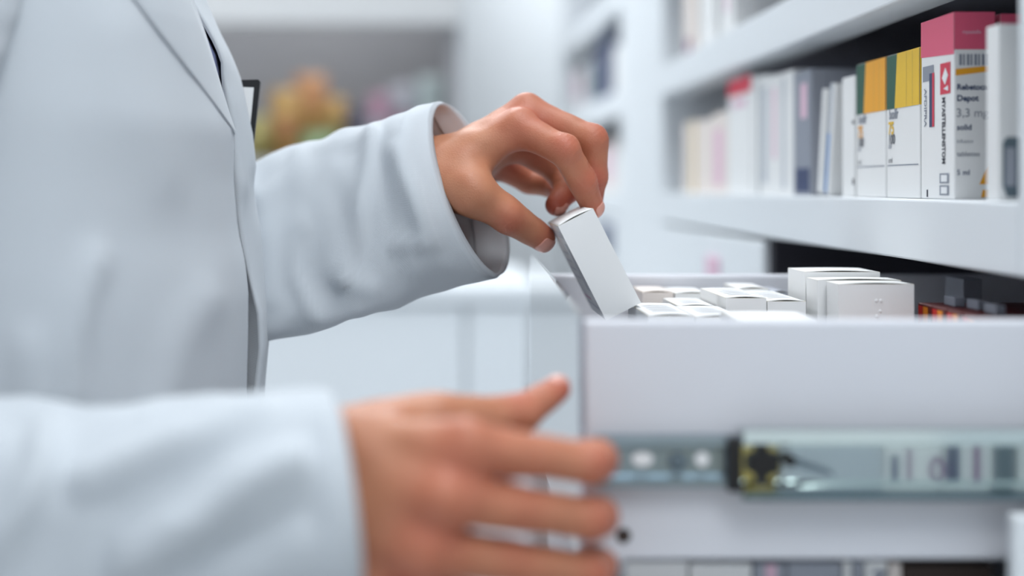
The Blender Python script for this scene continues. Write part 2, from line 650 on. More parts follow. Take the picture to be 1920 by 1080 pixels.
def ff(mb, w, d, h, pts, m, off=.0002):
    """polygon on the -Y face: (s, z), s 0..1 from left to right"""
    mb.poly([(-w / 2 + s * w, -d / 2 - off, z) for s, z in pts], m)


def rect(s0, s1, z0, z1):
    return [(s0, z0), (s1, z0), (s1, z1), (s0, z1)]


def ltext(mb, w, d, h, s, z, txt, size, m, bold=.02, sx=1.0, off=.0003):
    mb.text(txt, size, (-w / 2 - off, d / 2 - s * d, z), (0, -1, 0), (0, 0, 1), m, bold, sx)


def ftext(mb, w, d, h, s, z, txt, size, m, bold=.02, sx=1.0, off=.0003):
    mb.text(txt, size, (-w / 2 + s * w, -d / 2 - off, z), (1, 0, 0), (0, 0, 1), m, bold, sx)


# --- boxes in the drawer
BZ = DZ0 + .0063
GD = 'white cartons standing in the open drawer'


def px_x(px, d):
    return (px - VX) * d / FPX


def py_z(py, d):
    return (VY - py) * d / FPX


def dcart(label, px0, px1, d, ytop, depth, **k):
    x0, x1 = px_x(px0, d), px_x(px1, d)
    return carton(label, (x0, d, BZ), (x1, d + depth, py_z(ytop, d)), GD, **k)


def fine_print(mb, w, d, h):
    for j in range(5):
        z = h + .0012
        mb.poly([(-w / 2 + w * .18, -d / 2 + d * (.2 + .13 * j), z), (-w / 2 + w * .8, -d / 2 + d * (.2 + .13 * j), z), (-w / 2 + w * .8, -d / 2 + d * (.235 + .13 * j), z), (-w / 2 + w * .18, -d / 2 + d * (.235 + .13 * j), z)], M_inkl)


dcart('white carton lying low against the corner of the lifted box', 1216, 1302, .845, 592, .09, deco=fine_print)
dcart('low white carton, next after the one touched by the lifted box', 1305, 1392, .84, 594, .075, deco=fine_print)
dcart('white carton with a greenish open slit behind the low front cartons', 1272, 1341, .925, 574, .065, deco=fine_print)
dcart('white carton with a dark curved slit, centre of the drawer', 1361, 1437, .90, 559, .088, deco=fine_print)
dcart('white carton with a yellow slit beside the three tall cartons', 1439, 1511, .902, 565, .09, deco=fine_print)


def braille(mb, w, d, h):
    for a, dz in ((.503, .0101), (.563, .0101), (.553, .0166), (.506, .0196), (.513, .0235), (.566, .0235)):
        zz = h - dz
        b = bmesh.new()
        bmesh.ops.create_uvsphere(b, u_segments=10, v_segments=6, radius=.0011)
        for v in b.verts:
            v.co = Vector((v.co.x - w / 2 + w * a, v.co.y * .55 - d / 2, v.co.z + zz))
        mb.bm(b, m_cardref, True)
        b.free()


m_cardref = M_card
dcart('tall white carton with braille dots, nearest of the three tall ones', 1572, 1714, .87, 533, .026, deco=braille)
dcart('tall white carton sandwiched between the braille carton and the tallest one', 1533, 1690, .899, 525.5, .027)
dcart('tallest white carton, at the rear of the three tall ones', 1510, 1650, .93, 510, .046)
dcart('pale carton with a blank lid behind the slit cartons', 1384, 1440, .995, 541, .05)
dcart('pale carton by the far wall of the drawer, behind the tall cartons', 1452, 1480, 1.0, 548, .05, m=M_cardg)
dcart('warm white carton by the far wall of the drawer', 1205, 1262, 1.0, 548, .055, m=M_cardw)
dcart('low white carton beside the warm white one at the far wall', 1266, 1330, 1.0, 550, .055)
dcart('low pale carton just behind the near wall of the drawer, under the braille carton', 1400, 1556, .755, 606, .07)

# row of red and amber cartons deep in the drawer
GR = 'red cartons deep inside the drawer'


def red_deco(mb, w, d, h):
    lf(mb, w, d, h, rect(.05, .4, 0, h * .985), M_brick)
    lf(mb, w, d, h, rect(.42, .78, 0, h * .985), M_amber)


red_lab = ['red carton with amber stripe deepest in the drawer', 'red and amber carton, second from the far end of the red row', 'red and amber carton in the middle of the red row', 'red and amber carton nearest the grey-faced one', 'red carton with a grey front face, nearest of the red row']
for i in range(5):
    y0 = .888 - i * .0252
    dk = red_deco
    if i == 4:
        def dk(mb, w, d, h):
            red_deco(mb, w, d, h)
            ff(mb, w, d, h, rect(.02, .98, 0, h * .97), M_inkg)
    carton(red_lab[i], (.300, y0 - .0238, BZ), (.378, y0, -.0723), GR, M_dred, flap=False, deco=dk)
GW = 'small pale cartons at the dark end of the drawer'
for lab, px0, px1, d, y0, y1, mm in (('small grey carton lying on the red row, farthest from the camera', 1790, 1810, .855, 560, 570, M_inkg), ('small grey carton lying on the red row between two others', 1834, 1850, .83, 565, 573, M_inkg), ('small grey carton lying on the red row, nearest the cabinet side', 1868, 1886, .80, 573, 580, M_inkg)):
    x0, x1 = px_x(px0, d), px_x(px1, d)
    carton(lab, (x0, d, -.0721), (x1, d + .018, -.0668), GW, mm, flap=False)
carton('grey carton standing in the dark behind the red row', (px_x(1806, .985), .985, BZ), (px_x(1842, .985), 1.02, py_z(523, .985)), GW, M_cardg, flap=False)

# --- lifted box
u = Vector((.8915, 0, .453)).normalized()
v = Vector((.453, 0, -.8915)).normalized()
w_ = Vector((0, 1, 0))
TL = P(1046.5, 424, .90)


def held_deco(mb, w, d, h):
    lf(mb, w, d, h, rect(.1, .9, h * .86, h * .93), M_faint)
    for j in range(4):
        lf(mb, w, d, h, rect(.15, .62, h * (.40 + .09 * j), h * (.425 + .09 * j)), M_faint)
    lf(mb, w, d, h, rect(.72, .9, h * .30, h * .8), M_faint)
    lf(mb, w, d, h, rect(.15, .9, h * .10, h * .13), M_faint)
    lf(mb, w, d, h, rect(.15, .6, h * .17, h * .20), M_rose)


held = carton('blank white carton lifted at a slant between the fingers', (0, 0, 0), (.0248, .088, .067), None, M_card, deco=held_deco)
cc = TL + u * .0124 + w_ * .044 + v * .067
held.matrix_world = Matrix(((u.x, w_.x, -v.x, cc.x), (u.y, w_.y, -v.y, cc.y), (u.z, w_.z, -v.z, cc.z), (0, 0, 0, 1)))

# --- boxes on the middle shelf
ZS = Z_MID[1] + .0002
XB = .312
GS = 'medicine boxes on the middle shelf'


def scart(label, ya, yb, ztop, width, deco=None, m=None, x=XB, tilt=None, flap=False, grp=GS, z=None):
    z = ZS if z is None else z
    return carton(label, (x, ya, z), (x + width, yb, ztop), grp, m, tilt, deco=deco, flap=flap)


def deco_white(mb, w, d, h):
    ff(mb, w, d, h, [(.03, .008), (.06, .002), (.14, .002), (.165, .008), (.165, h * .33), (.14, h * .36), (.06, h * .36), (.03, h * .33)], M_teal)
    ff(mb, w, d, h, rect(.05, .12, .008, h * .30), M_cardg, .0004)


scart('white box with a slate rounded panel, standing beside the pink-topped boxes', .773, .7905, .0885, .075, deco_white, x=.305)


def deco_pink(mb, w, d, h):
    zb = h * .785
    lf(mb, w, d, h, [(0, h * .80), (1, h * .775), (1, h), (0, h)], M_pink)
    ff(mb, w, d, h, rect(0, 1, h * .80, h), M_pink)
    # long side: grey base tone, badge, stripes, upright lettering
    lf(mb, w, d, h, rect(.06, .40, h * .66, h * .745), M_inkg)
    lf(mb, w, d, h, rect(.27, .36, h * .40, h * .70), M_navy, .0003)
    lf(mb, w, d, h, rect(.36, .42, h * .40, h * .70), M_red, .0003)
    mb.text('AFDIPRA', .0062, (-w / 2 - .0003, d / 2 - .11 * d, h * .62), (0, 0, -1), (0, -1, 0), M_inkg, .02)
    lf(mb, w, d, h, rect(.60, .90, h * .57, h * .74), M_red)
    lf(mb, w, d, h, [(.66, h * .66), (.75, h * .62), (.84, h * .67), (.76, h * .715)], M_white, .0004)
    lf(mb, w, d, h, [(.70, h * .60), (.84, h * .585), (.84, h * .615)], M_white, .0004)
    mb.text('MYASTELLENSTOM', .0078, (-w / 2 - .0003, d / 2 - .66 * d, h * .555), (0, 0, -1), (0, -1, 0), M_ink, .03, .62)
    for z0 in (.02, .085):
        lf(mb, w, d, h, rect(.58, .86, h * z0, h * (z0 + .055)), M_inkg)
        lf(mb, w, d, h, rect(.63, .81, h * (z0 + .009), h * (z0 + .046)), M_white, .0004)
    lf(mb, w, d, h, rect(.18, .22, h * .01, h * .05), M_ink)
    # narrow front
    for i in range(9):
        ff(mb, w, d, h, rect(.12 + i * .093, .12 + i * .093 + (.05 if i % 2 else .07), h * .715, h * .775), M_inkg)
    ff(mb, w, d, h, [(.03, h * .66), (.97, h * .685), (.97, h * .715), (.03, h * .695)], M_orange, .0003)
    ftext(mb, w, d, h, .06, h * .585, 'Rebetocal', .0048, M_inkb, .03)
    ftext(mb, w, d, h, .06, h * .525, 'Depot', .0050, M_inkb, .03)
    ftext(mb, w, d, h, .04, h * .44, '3,3 mg', .0072, M_inkg, 0)
    ftext(mb, w, d, h, .06, h * .37, 'solid', .0048, M_inkb, .02)
    ftext(mb, w, d, h, .06, h * .30, 'infusion', .0032, M_inkg, 0)
    ftext(mb, w, d, h, .06, h * .23, 'tablettes', .0040, M_inkg, .01)
    ftext(mb, w, d, h, .06, h * .13, '5 ml', .0045, M_inkb, .01)
    ff(mb, w, d, h, [(.62, h * .08), (.84, h * .08), (.86, h * .20)], M_orange)
    ff(mb, w, d, h, [(.66, h * .01), (.84, h * .01), (.84, h * .05), (.70, h * .05)], M_orange)
    ftext(mb, w, d, h, .2, h * .885, 'myastelle', .0030, M_rose, .01)


scart('tall white box with a pink top, red square badge and upright lettering', .8585, .917, .1055, .0245, deco_pink)
scart('second pink-topped box, farther in behind the white box', .86, .917, .1045, .0245, deco_pink, x=.3405)


def deco_band(col):
    def f(mb, w, d, h):
        zb = h * .62
        lf(mb, w, d, h, rect(0, .36, zb, h * .995), M_green)
        lf(mb, w, d, h, [(.26, zb), (1, zb), (1, h * .998), (.34, h * .998)], col, .0003)
        for s in (.62, .80):
            lf(mb, w, d, h, rect(s, s + .008, zb, h * .99), M_kraft, .0004)
        ltext(mb, w, d, h, .08, h * .55, 'Ixolfr', .0100, M_inkg, .02, .9)
        ltext(mb, w, d, h, .06, h * .445, '75', .0120, col, .03)
        ltext(mb, w, d, h, .06, h * .375, '100', .0095, M_inkd, .02)
        ltext(mb, w, d, h, .06, h * .345, 'tabl', .0048, M_inkg, .01)
        ltext(mb, w, d, h, .06, h * .245, 'oral', .0055, M_ink, .0)
        lf(mb, w, d, h, rect(.03, .97, h * .222, h * .230), M_inkg)
        mb.poly([(-w / 2, -d / 2 - .0002, zb), (w / 2, -d / 2 - .0002, zb), (w / 2, -d / 2 - .0002, h), (-w / 2, -d / 2 - .0002, h)], col)
    return f


scart('white box with a yellow band and dark green stripe', .920, .987, .0905, .05, deco_band(M_yellow))
scart('white box with an orange band and dark green stripe', .990, 1.058, .0905, .05, deco_band(M_orange))


def deco_gap_shade(mb, w, d, h):  # dark marks painted for the shaded gap beside the box
    lf(mb, w, d, h, rect(.86, .99, h * .60, h * .63), M_ink)
    lf(mb, w, d, h, rect(.86, .99, h * .10, h * .15), M_ink)


scart('slim plain white box next to the orange banded one', 1.064, 1.096, .0835, .06, deco_gap_shade)


def deco_blue(mb, w, d, h):
    lf(mb, w, d, h, rect(0, .55, 0, h), M_blue)
    lf(mb, w, d, h, rect(0, .55, h * .55, h), M_inkl, .0003)


lean = scart('thin white box with a blue edge leaning on its neighbour', 1.133, 1.147, .083, .06, deco_blue, z=ZS + .0022)
lean.rotation_euler = (math.radians(13), 0, 0)
lean2 = scart('thin grey-white box leaning beside the blue-edged one', 1.157, 1.168, .080, .06, None, z=ZS + .0022)
lean2.rotation_euler = (math.radians(11), 0, 0)


def deco_greypink(mb, w, d, h):
    lf(mb, w, d, h, rect(.0, 1, 0, h), M_inkg)
    lf(mb, w, d, h, rect(.4, .75, h * .62, h * .9), M_rose, .0003)
    lf(mb, w, d, h, rect(.1, .9, h * .03, h * .22), M_navy, .0003)


scart('grey box with a pale pink patch and navy foot', 1.186, 1.243, .0985, .05, deco_greypink, M_cardg)


def deco_strip(col, a=.3, b=.6, z0=.3, z1=.9):
    def f(mb, w, d, h):
        lf(mb, w, d, h, rect(a, b, h * z0, h * z1), col)
    return f


scart('white box standing tall beside the grey one', 1.247, 1.29, .103, .06, deco_strip(M_inkl, .1, .35, .05, .95))
scart('white box with a pale pink stripe in the tall white row', 1.293, 1.335, .103, .06, deco_strip(M_rose))
scart('pale grey box in the tall white row', 1.338, 1.372, .106, .06, deco_strip(M_inkl, .2, .8, .1, .9))
scart('white box with a slate edge, last of the tall white row', 1.375, 1.41, .107, .06, deco_strip(M_teal, .8, .98, 0, .95))


def deco_redtop(mb, w, d, h):
    lf(mb, w, d, h, rect(0, 1, h * .86, h), M_red)
    lf(mb, w, d, h, rect(.2, .8, h * .75, h * .82), M_rose)


scart('white box with a red top, farther along the middle shelf', 1.415, 1.525, .112, .06, deco_redtop)
scart('pinkish white box beyond the red-topped one', 1.53, 1.61, .082, .06, deco_strip(M_rose, .1, .7, .1, .8), M_cardw)
scart('warm white box at the far part of the middle shelf', 1.614, 1.70, .078, .06, None, M_cardw)
scart('beige box at the very end of the middle shelf', 1.704, 1.80, .080, .06, deco_strip(M_kraft, .6, .8, 0, 1), M_cardw)
# behind the front row, seen dimly
GB = 'boxes at the back of the middle shelf'
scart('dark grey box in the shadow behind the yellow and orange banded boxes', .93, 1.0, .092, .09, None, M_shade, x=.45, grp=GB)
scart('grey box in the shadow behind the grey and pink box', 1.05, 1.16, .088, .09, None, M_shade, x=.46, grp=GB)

# --- boxes on the upper shelf
GU = 'boxes on the upper shelf'
ZU = Z_UP[1] + .0002
for i, (y0, y1, h, mm, dk, lab) in enumerate([
        (1.50, 1.56, .09, M_card, deco_strip(M_rose), 'white box with a pink stripe on the upper shelf'),
        (1.60, 1.69, .075, M_card, None, 'plain white box on the upper shelf'),
        (1.72, 1.80, .09, M_cardw, deco_strip(M_plum, .2, .6, .0, .25), 'warm white box with a plum foot on the upper shelf'),
        (2.40, 2.52, .085, M_card, None, 'white box on the upper shelf past the wide upright'),
        (2.56, 2.74, .115, M_navy, None, 'dark navy box on the upper shelf past the wide upright'),
        (2.80, 2.98, .10, M_cardg, deco_strip(M_green, .2, .7, .2, .8), 'grey box with a green panel on the upper shelf'),
        (3.04, 3.25, .10, M_card, deco_strip(M_rose, .1, .8, .3, .9), 'white and pink box at the far end of the upper shelf')]):
    scart(lab, y0, y1, ZU + h, .08, dk, mm, z=ZU, grp=GU)
GF = 'boxes on the far middle shelf'
for i, (y0, y1, h, mm, dk, lab) in enumerate([
        (2.38, 2.50, .07, M_card, None, 'white box on the far middle shelf beside the upright'),
        (2.54, 2.70, .09, M_cardw, deco_strip(M_rose, .1, .9, .2, .9), 'pink and white box on the far middle shelf'),
        (2.75, 2.95, .08, M_card, deco_strip(M_inkl, .2, .8, .1, .9), 'white and grey box on the far middle shelf'),
        (3.0, 3.25, .09, M_cardw, None, 'warm white box at the far end of the far middle shelf')]):
    scart(lab, y0, y1, ZS + h, .08, dk, mm, grp=GF)
# labels on the closed drawers
for lab, y0, y1, z0, z1, mm in (('pale pink price card on the closed drawer front', 1.50, 1.56, -.105, -.075, M_rose), ('navy box end showing on the drawer front past the upright', 2.42, 2.60, -.115, -.065, M_navy)):
    tag(MB().box(R(XS - .006, y0, z0), R(XS - .0021, y1, z1), mm, .0008).build('shelf_card'), lab, 'card')

# ------------------------------------------------------------------ boxes in the drawer below
low = empty('lower_drawer', R(.2, .88, -.32))
tag(low, 'lower white drawer standing open under the first one', 'drawer')
lo_o = Vector(low.location)
MB().box(R(.09, .70, -.32) - lo_o, R(.50, .708, -.206) - lo_o, M_draw, .002).build('side_panel', low)
MB().box(R(.09, 1.06, -.32) - lo_o, R(.50, 1.068, -.206) - lo_o, M_draw, .002).build('side_panel', low)
MB().box(R(.09, .708, -.32) - lo_o, R(.50, 1.06, -.314) - lo_o, M_draw).build('bottom_panel', low)
MB().box(R(.083, .70, -.32) - lo_o, R(.09, 1.068, -.206) - lo_o, M_draw, .002).build('front_panel', low)
MB().box(R(.49, .708, -.314) - lo_o, R(.50, 1.06, -.206) - lo_o, M_draw, .002).build('back_panel', low)
GL = 'boxes in the lower drawer'


def deco_z(mb, w, d, h):
    mb.text('Z', .011, (-w / 2 + w * .3, -d / 2 - .0003, h - .0125), (1, 0, 0), (0, 0, 1), M_inkb, .03)


def deco_front(col, s0=.0, s1=1.0):
    def f(mb, w, d, h):
        ff(mb, w, d, h, rect(s0, s1, 0, h * .995), col)
    return f


for lab, p0, p1, zt_, mm, dk in (
        ('white box in the lower drawer by the lower fingertips', 1176, 1290, -.1885, M_card, None),
        ('slanted white box in the lower drawer', 1294, 1410, -.1895, M_card, None),
        ('grey box with a mauve strip in the lower drawer', 1414, 1474, -.1895, M_cardg, deco_front(M_rose, .35, .7)),
        ('plain grey box in the lower drawer', 1477, 1578, -.189, M_cardg, None),
        ('narrow white box in the lower drawer', 1582, 1596, -.1885, M_card, None),
        ('slim grey box in the lower drawer', 1600, 1618, -.1885, M_cardg, None),
        ('white box lettered Z in the lower drawer', 1622, 1664, -.1885, M_card, deco_z),
        ('warm grey box next to the lettered one in the lower drawer', 1668, 1690, -.1895, M_cardw, None),
        ('dark brown box in the lower drawer', 1694, 1862, -.1905, M_brown, None)):
    d = .715
    carton(lab, (px_x(p0, d), d, -.3138), (px_x(p1, d), d + .09, zt_), GL, mm, deco=dk, flap=False)

# ------------------------------------------------------------------ display unit at the back of the room
disp = empty('display_unit', R(-.9, 3.4, -CZ))
tag(disp, 'grey display unit with a pale header board against the back wall', 'display unit')
do = Vector(disp.location)


def vbox(name, lo, hi, m, bevel=.003):
    return MB().box(R(*lo) - do, R(*hi) - do, m, bevel).build(name, disp)


M_dgrey = mat('display_grey', srgb(152, 152, 155), 0.6, noise_amt=.06)
M_head = mat('display_header', srgb(190, 191, 192), 0.6)
DXR = px_x(862, 3.1)
vbox('header_board', (-1.9, 3.08, py_z(44, 3.08)), (DXR, 3.13, .95), M_head)
vbox('back_panel', (-1.9, 3.62, -CZ), (DXR, 3.64, .95), M_dgrey)
vbox('side_panel', (DXR - .025, 3.13, -CZ), (DXR, 3.62, .95), M_dgrey)
vbox('side_panel', (-1.9, 3.13, -CZ), (-1.875, 3.62, .95), M_dgrey)
vbox('shelf', (-1.875, 3.12, py_z(325, 3.12)), (DXR - .025, 3.62, py_z(325, 3.12) + .03), M_dgrey)
vbox('base_cabinet', (-1.875, 3.13, -CZ), (DXR - .025, 3.62, py_z(425, 3.12)), M_lam)
counter = empty('white_counter', R(-.9, 2.6, -CZ))
tag(counter, 'long white counter standing in front of the display unit', 'counter')
co = Vector(counter.location)
MB().box(R(-1.9, 2.45, -CZ + .08) - co, R(.16, 2.95, -.20) - co, M_lam, .004).build('body', counter)
for xa, xb in ((-1.16, -.56), (-.552, .045), (.053, .157)):
    MB().box(R(xa, 2.434, -CZ + .09) - co, R(xb, 2.4497, -.205) - co, M_lam, .003).build('door', counter)
MB().box(R(-1.92, 2.42, -.20) - co, R(.17, 2.97, -.165) - co, M_lam, .006).build('worktop', counter)
MB().box(R(-1.88, 2.50, -CZ) - co, R(.14, 2.90, -CZ + .08) - co, M_shade).build('plinth', counter)


def pouch(label, px0, px1, ytop, d, m, m2=None):
    z0 = py_z(325, 3.12) + .0303
    x0, x1 = px_x(px0, d), px_x(px1, d)
    h = py_z(ytop, d) - z0
    w = (x1 - x0) / 2
    rows = []
    n = 24
    for t in [i / 10 for i in range(11)]:
        e = math.sin(min(1, t * 1.6 + .35) * math.pi / 2) * (1 - .82 * max(0, t - .55) / .45)
        k = .9 + .1 * math.sin(t * math.pi)
        rows.append([R((x0 + x1) / 2 + w * k * math.cos(a), d + .05 + .05 * e * math.sin(a), z0 + h * t) - R((x0 + x1) / 2, d + .05, z0) for a in [2 * math.pi * j / n for j in range(n)]])
    o = grid_mesh('goods_pouch', rows, m, closed=True)
    me = o.data
    bmm = bmesh.new()
    bmm.from_mesh(me)
    bmesh.ops.holes_fill(bmm, edges=[e for e in bmm.edges if e.is_boundary])
    if m2:
        me.materials.append(m2)
        for f in bmm.faces:
            if .25 * h < f.calc_center_median().z < .6 * h:
                f.material_index = 1
    bmm.to_mesh(me)
    bmm.free()
    o.location = R((x0 + x1) / 2, d + .05, z0)
    tag(o, label, 'pouch', 'packaged goods on the display shelf')
    return o


K_och = mat('foil_ochre', srgb(186, 148, 88), .5)
K_or = mat('foil_orange', srgb(184, 132, 88), .5)
K_ol = mat('foil_olive', srgb(150, 140, 84), .5)
K_gr = mat('foil_green', srgb(104, 128, 88), .5)
K_dk = mat('foil_charcoal', srgb(78, 76, 88), .5)
K_mg = mat('foil_mauve', srgb(166, 128, 146), .5)
K_gy = mat('foil_silver', srgb(168, 168, 176), .5)
K_pl = mat('foil_pale', srgb(170, 182, 182), .5)
for a in (('olive pouch half hidden behind the coat pocket badge', 455, 505, 215, 3.22, K_ol, None),
          ('large ochre pouch with an orange band', 500, 560, 165, 3.27, K_och, K_or),
          ('tall orange-brown pouch, tallest of the display goods', 545, 612, 138, 3.40, K_or, K_och),
          ('low green pouch in front of the ochre ones', 560, 630, 245, 3.16, K_gr, None),
          ('small ochre pouch behind the green one', 606, 648, 180, 3.30, K_och, K_ol),
          ('charcoal pouch in the middle of the display shelf', 644, 694, 195, 3.25, K_dk, None),
          ('mauve pouch beside the charcoal one', 688, 730, 172, 3.22, K_mg, K_gy),
          ('silver pouch toward the end of the display shelf', 724, 782, 155, 3.28, K_gy, K_mg),
          ('pale grey-green pouch at the end of the display shelf', 778, 836, 140, 3.26, K_pl, None)):
    pouch(*a)


# ------------------------------------------------------------------ unseen trolley, added so its boxes mirror in the bright slide
trol = empty('mirrored_trolley', R(.33, .33, -CZ))
tag(trol, 'grey stock trolley added beside the camera to be mirrored in the drawer slide', 'trolley')
to = Vector(trol.location)
for zz in (-1.05, -.68, -.2675):
    MB().box(R(.125, .255, zz) - to, R(.53, .405, zz + .012) - to, M_teal, .003).build('tray', trol)
for x in (.127, .508):
    for y in (.257, .383):
        MB().box(R(x, y, -CZ) - to, R(x + .02, y + .02, -.262) - to, M_steel, .003).build('post', trol)
GT = 'boxes on the trolley'


def bf(mb, w, d, h, x0, x1, z0, z1, m):
    x0, x1, z0, z1 = x0 * .511, x1 * .511, z0 * .511, z1 * .511
    mb.poly([(x0, d / 2 + .0003, z0), (x0, d / 2 + .0003, z1), (x1, d / 2 + .0003, z1), (x1, d / 2 + .0003, z0)], m)


def t_plum(mb, w, d, h):
    bf(mb, w, d, h, -.030, -.020, .09, .135, M_inkb)
    bf(mb, w, d, h, -.008, -.002, .095, .145, M_plum)
    mb.text('0', .0255, (.023, d / 2 + .0005, .050), (-1, 0, 0), (0, 0, 1), M_plum, .01)


def t_navy(mb, w, d, h):
    bf(mb, w, d, h, -.03, -.012, .02, .16, M_navy)
    bf(mb, w, d, h, .006, .016, .02, .16, M_plum)


for lab, x0, x1, h, mm, dk in (('olive box at the end of the trolley', .285, .46, .22, M_kraft, None), ('pale grey box on the trolley', .465, .605, .17, M_inkl, None),
                               ('white box with plum figures on the trolley', .607, .685, .19, M_card, t_plum), ('white box with navy and plum bars on the trolley', .688, .755, .19, M_card, t_navy),
                               ('slate box on the trolley', .757, .785, .20, M_teal, None), ('white box between the slate ones on the trolley', .788, .81, .18, M_card, None), ('slim slate box on the trolley', .812, .828, .19, M_shade, None), ('wide white box on the trolley', .83, .93, .17, M_card, None)):
    carton(lab, (x0 * .511, .29, -.2553), (x1 * .511, .39, -.2553 + h * .511), GT, mm, deco=dk, flap=False)

# ------------------------------------------------------------------ the pharmacist
def seg_d(p, a, b, ra, rb):
    a = np.asarray(a, np.float32)
    b = np.asarray(b, np.float32)
    ab = b - a
    t = np.clip(((p - a) @ ab) / max(float(ab @ ab), 1e-12), 0, 1)
    q = p - a - t[:, None] * ab
    return np.sqrt((q * q).sum(1)) - (ra + (rb - ra) * t)


def smin(a, b, k):
    h = np.maximum(k - np.abs(a - b), 0) / k
    return np.minimum(a, b) - h * h * k * .25


def V3(v):
    return np.array([v[0], v[1], v[2]], np.float32)


class Hand:
    def __init__(s, elbow, wr, wu, wrad, fingers, thumb, elbow_r=.045, thumb_dorsal=(0, 0, 1), web=.008):
        """wr, wu: radial and ulnar wrist points; fingers: [(pts, radii)] index..little; thumb (pts, radii)"""
        s.elbow, s.wr, s.wu, s.wrad = V3(elbow), V3(wr), V3(wu), wrad
        s.f = [([V3(p) for p in pts], r) for pts, r in fingers]
        s.t = ([V3(p) for p in thumb[0]], thumb[1])
        s.er = elbow_r
        s.web = web
        s.joints, s.tips = [], []
        for pts, r in s.f:
            v1, v2, v3 = pts[1] - pts[0], pts[2] - pts[1], pts[3] - pts[2]
            dz = v1 / np.linalg.norm(v1) - v2 / np.linalg.norm(v2)
            dz = dz / np.linalg.norm(dz)
            s.joints.append((pts[1], dz, (v1 + v2) / np.linalg.norm(v1 + v2), r[1]))
            e = v2 / np.linalg.norm(v2) - v3 / np.linalg.norm(v3) + dz * .2
            e = e / np.linalg.norm(e)
            s.joints.append((pts[2], e, (v2 + v3) / np.linalg.norm(v2 + v3), r[2]))
            ax = v3 / np.linalg.norm(v3)
            n = e - ax * float(e @ ax)
            s.tips.append((pts[3], ax, n / np.linalg.norm(n), r[3]))
        pts, r = s.t
        ax = (pts[3] - pts[2]) / np.linalg.norm(pts[3] - pts[2])
        td = V3(thumb_dorsal)
        n = td - ax * float(td @ ax)
        n = n / np.linalg.norm(n)
        s.joints.append((pts[2], n, ax, r[2]))
        s.tips.append((pts[3], ax, n, r[3]))

    def bounds(s):
        a = np.array([q for pts, r in s.f for q in pts] + s.t[0] + [s.wr, s.wu])
        return a.min(0) - .03, a.max(0) + .03

    def sdf(s, p):
        # forearm and wrist
        wc = (s.wr + s.wu) / 2
        off = (s.wr - s.wu) / 2
        d = seg_d(p, s.elbow + off * .35, s.wr, s.er * .85, s.wrad)
        d = smin(d, seg_d(p, s.elbow - off * .35, s.wu, s.er * .9, s.wrad), .03)
        # palm
        palm = None
        n = len(s.f)
        for i, (pts, r) in enumerate(s.f):
            a = s.wr + (s.wu - s.wr) * (i / (n - 1))
            a = a + (pts[0] - a) * .08
            q = seg_d(p, a, pts[0], s.wrad * .78, r[0])
            palm = q if palm is None else smin(palm, q, .012)
        for i in range(n - 1):     # fill between the metacarpals
            a, b = s.f[i][0][0], s.f[i + 1][0][0]
            m1 = (a + b) / 2
            m0 = wc
            q = seg_d(p, m0 + (m1 - m0) * .2, m0 + (m1 - m0) * .78, .014, .0090)
            palm = smin(palm, q, .010)
        pk = s.f[3][0][0]          # heel of the hand on the little finger side
        palm = smin(palm, seg_d(p, s.wu, s.wu + (pk - s.wu) * .7, s.wrad * .8, .0135), .014)
        d = smin(d, palm, .022)
        # thumb
        pts, r = s.t
        t = seg_d(p, pts[0], pts[1], r[0], r[1])
        t = smin(t, seg_d(p, pts[1], pts[2], r[1], r[2] * .95), .006)
        t = smin(t, seg_d(p, pts[2], pts[3], r[2], r[3]), .004)
        d = smin(d, t, .014)
        im = s.f[0][0][0]
        if s.web:
            w0 = s.wr + (im - s.wr) * .55
            d = smin(d, seg_d(p, w0, pts[0] + (pts[1] - pts[0]) * .75, .010, s.web), .016)
        # fingers
        fu = None
        for pts, r in s.f:
            q = seg_d(p, pts[0], pts[1], r[0] * .97, r[1] * .96)
            q = smin(q, seg_d(p, pts[1], pts[2], r[1], r[2]), .004)
            q = smin(q, seg_d(p, pts[2], pts[3], r[2], r[3]), .004)
            fu = q if fu is None else smin(fu, q, .0016)
        d = smin(d, fu, .007)
        d = d + .00055 * np.sin(p[:, 0] * 210 + 1.3) * np.sin(p[:, 1] * 190 + .4) * np.sin(p[:, 2] * 230)
        # knuckles
        for j, n_, a_, r_ in s.joints:
            k = p - j
            l2 = (k * k).sum(1)
            near = l2 < (.02 ** 2)
            if near.any():
                kk = k[near]
                w = np.exp(-l2[near] / (.0095 ** 2))
                up = np.clip((kk @ n_) / r_, 0, 1)
                sx = kk @ a_
                d[near] += w * up * (.00065 * np.cos(sx * (2 * math.pi / .0031)) - .0007)
                dn = np.clip(-(kk @ n_) / r_, 0, 1)
                d[near] += w * dn * .0011 * np.exp(-(sx / .0016) ** 2)
        return d

    def flush(s, p):
        f = np.zeros(len(p), np.float32)
        for j, n_, a_, r_ in s.joints:
            f += .55 * np.exp(-((p - j - n_ * r_ * .6) ** 2).sum(1) / (.011 ** 2))
        for c, ax, n_, r_ in s.tips:
            f += .75 * np.exp(-((p - c - ax * .002) ** 2).sum(1) / (.013 ** 2))
        for pts, r in s.f:
            f += .50 * np.exp(-((p - pts[0]) ** 2).sum(1) / (.016 ** 2))
            f += .28 * np.exp(-((p - (pts[0] + pts[1]) / 2) ** 2).sum(1) / (.016 ** 2))
        return np.clip(f, 0, 1)


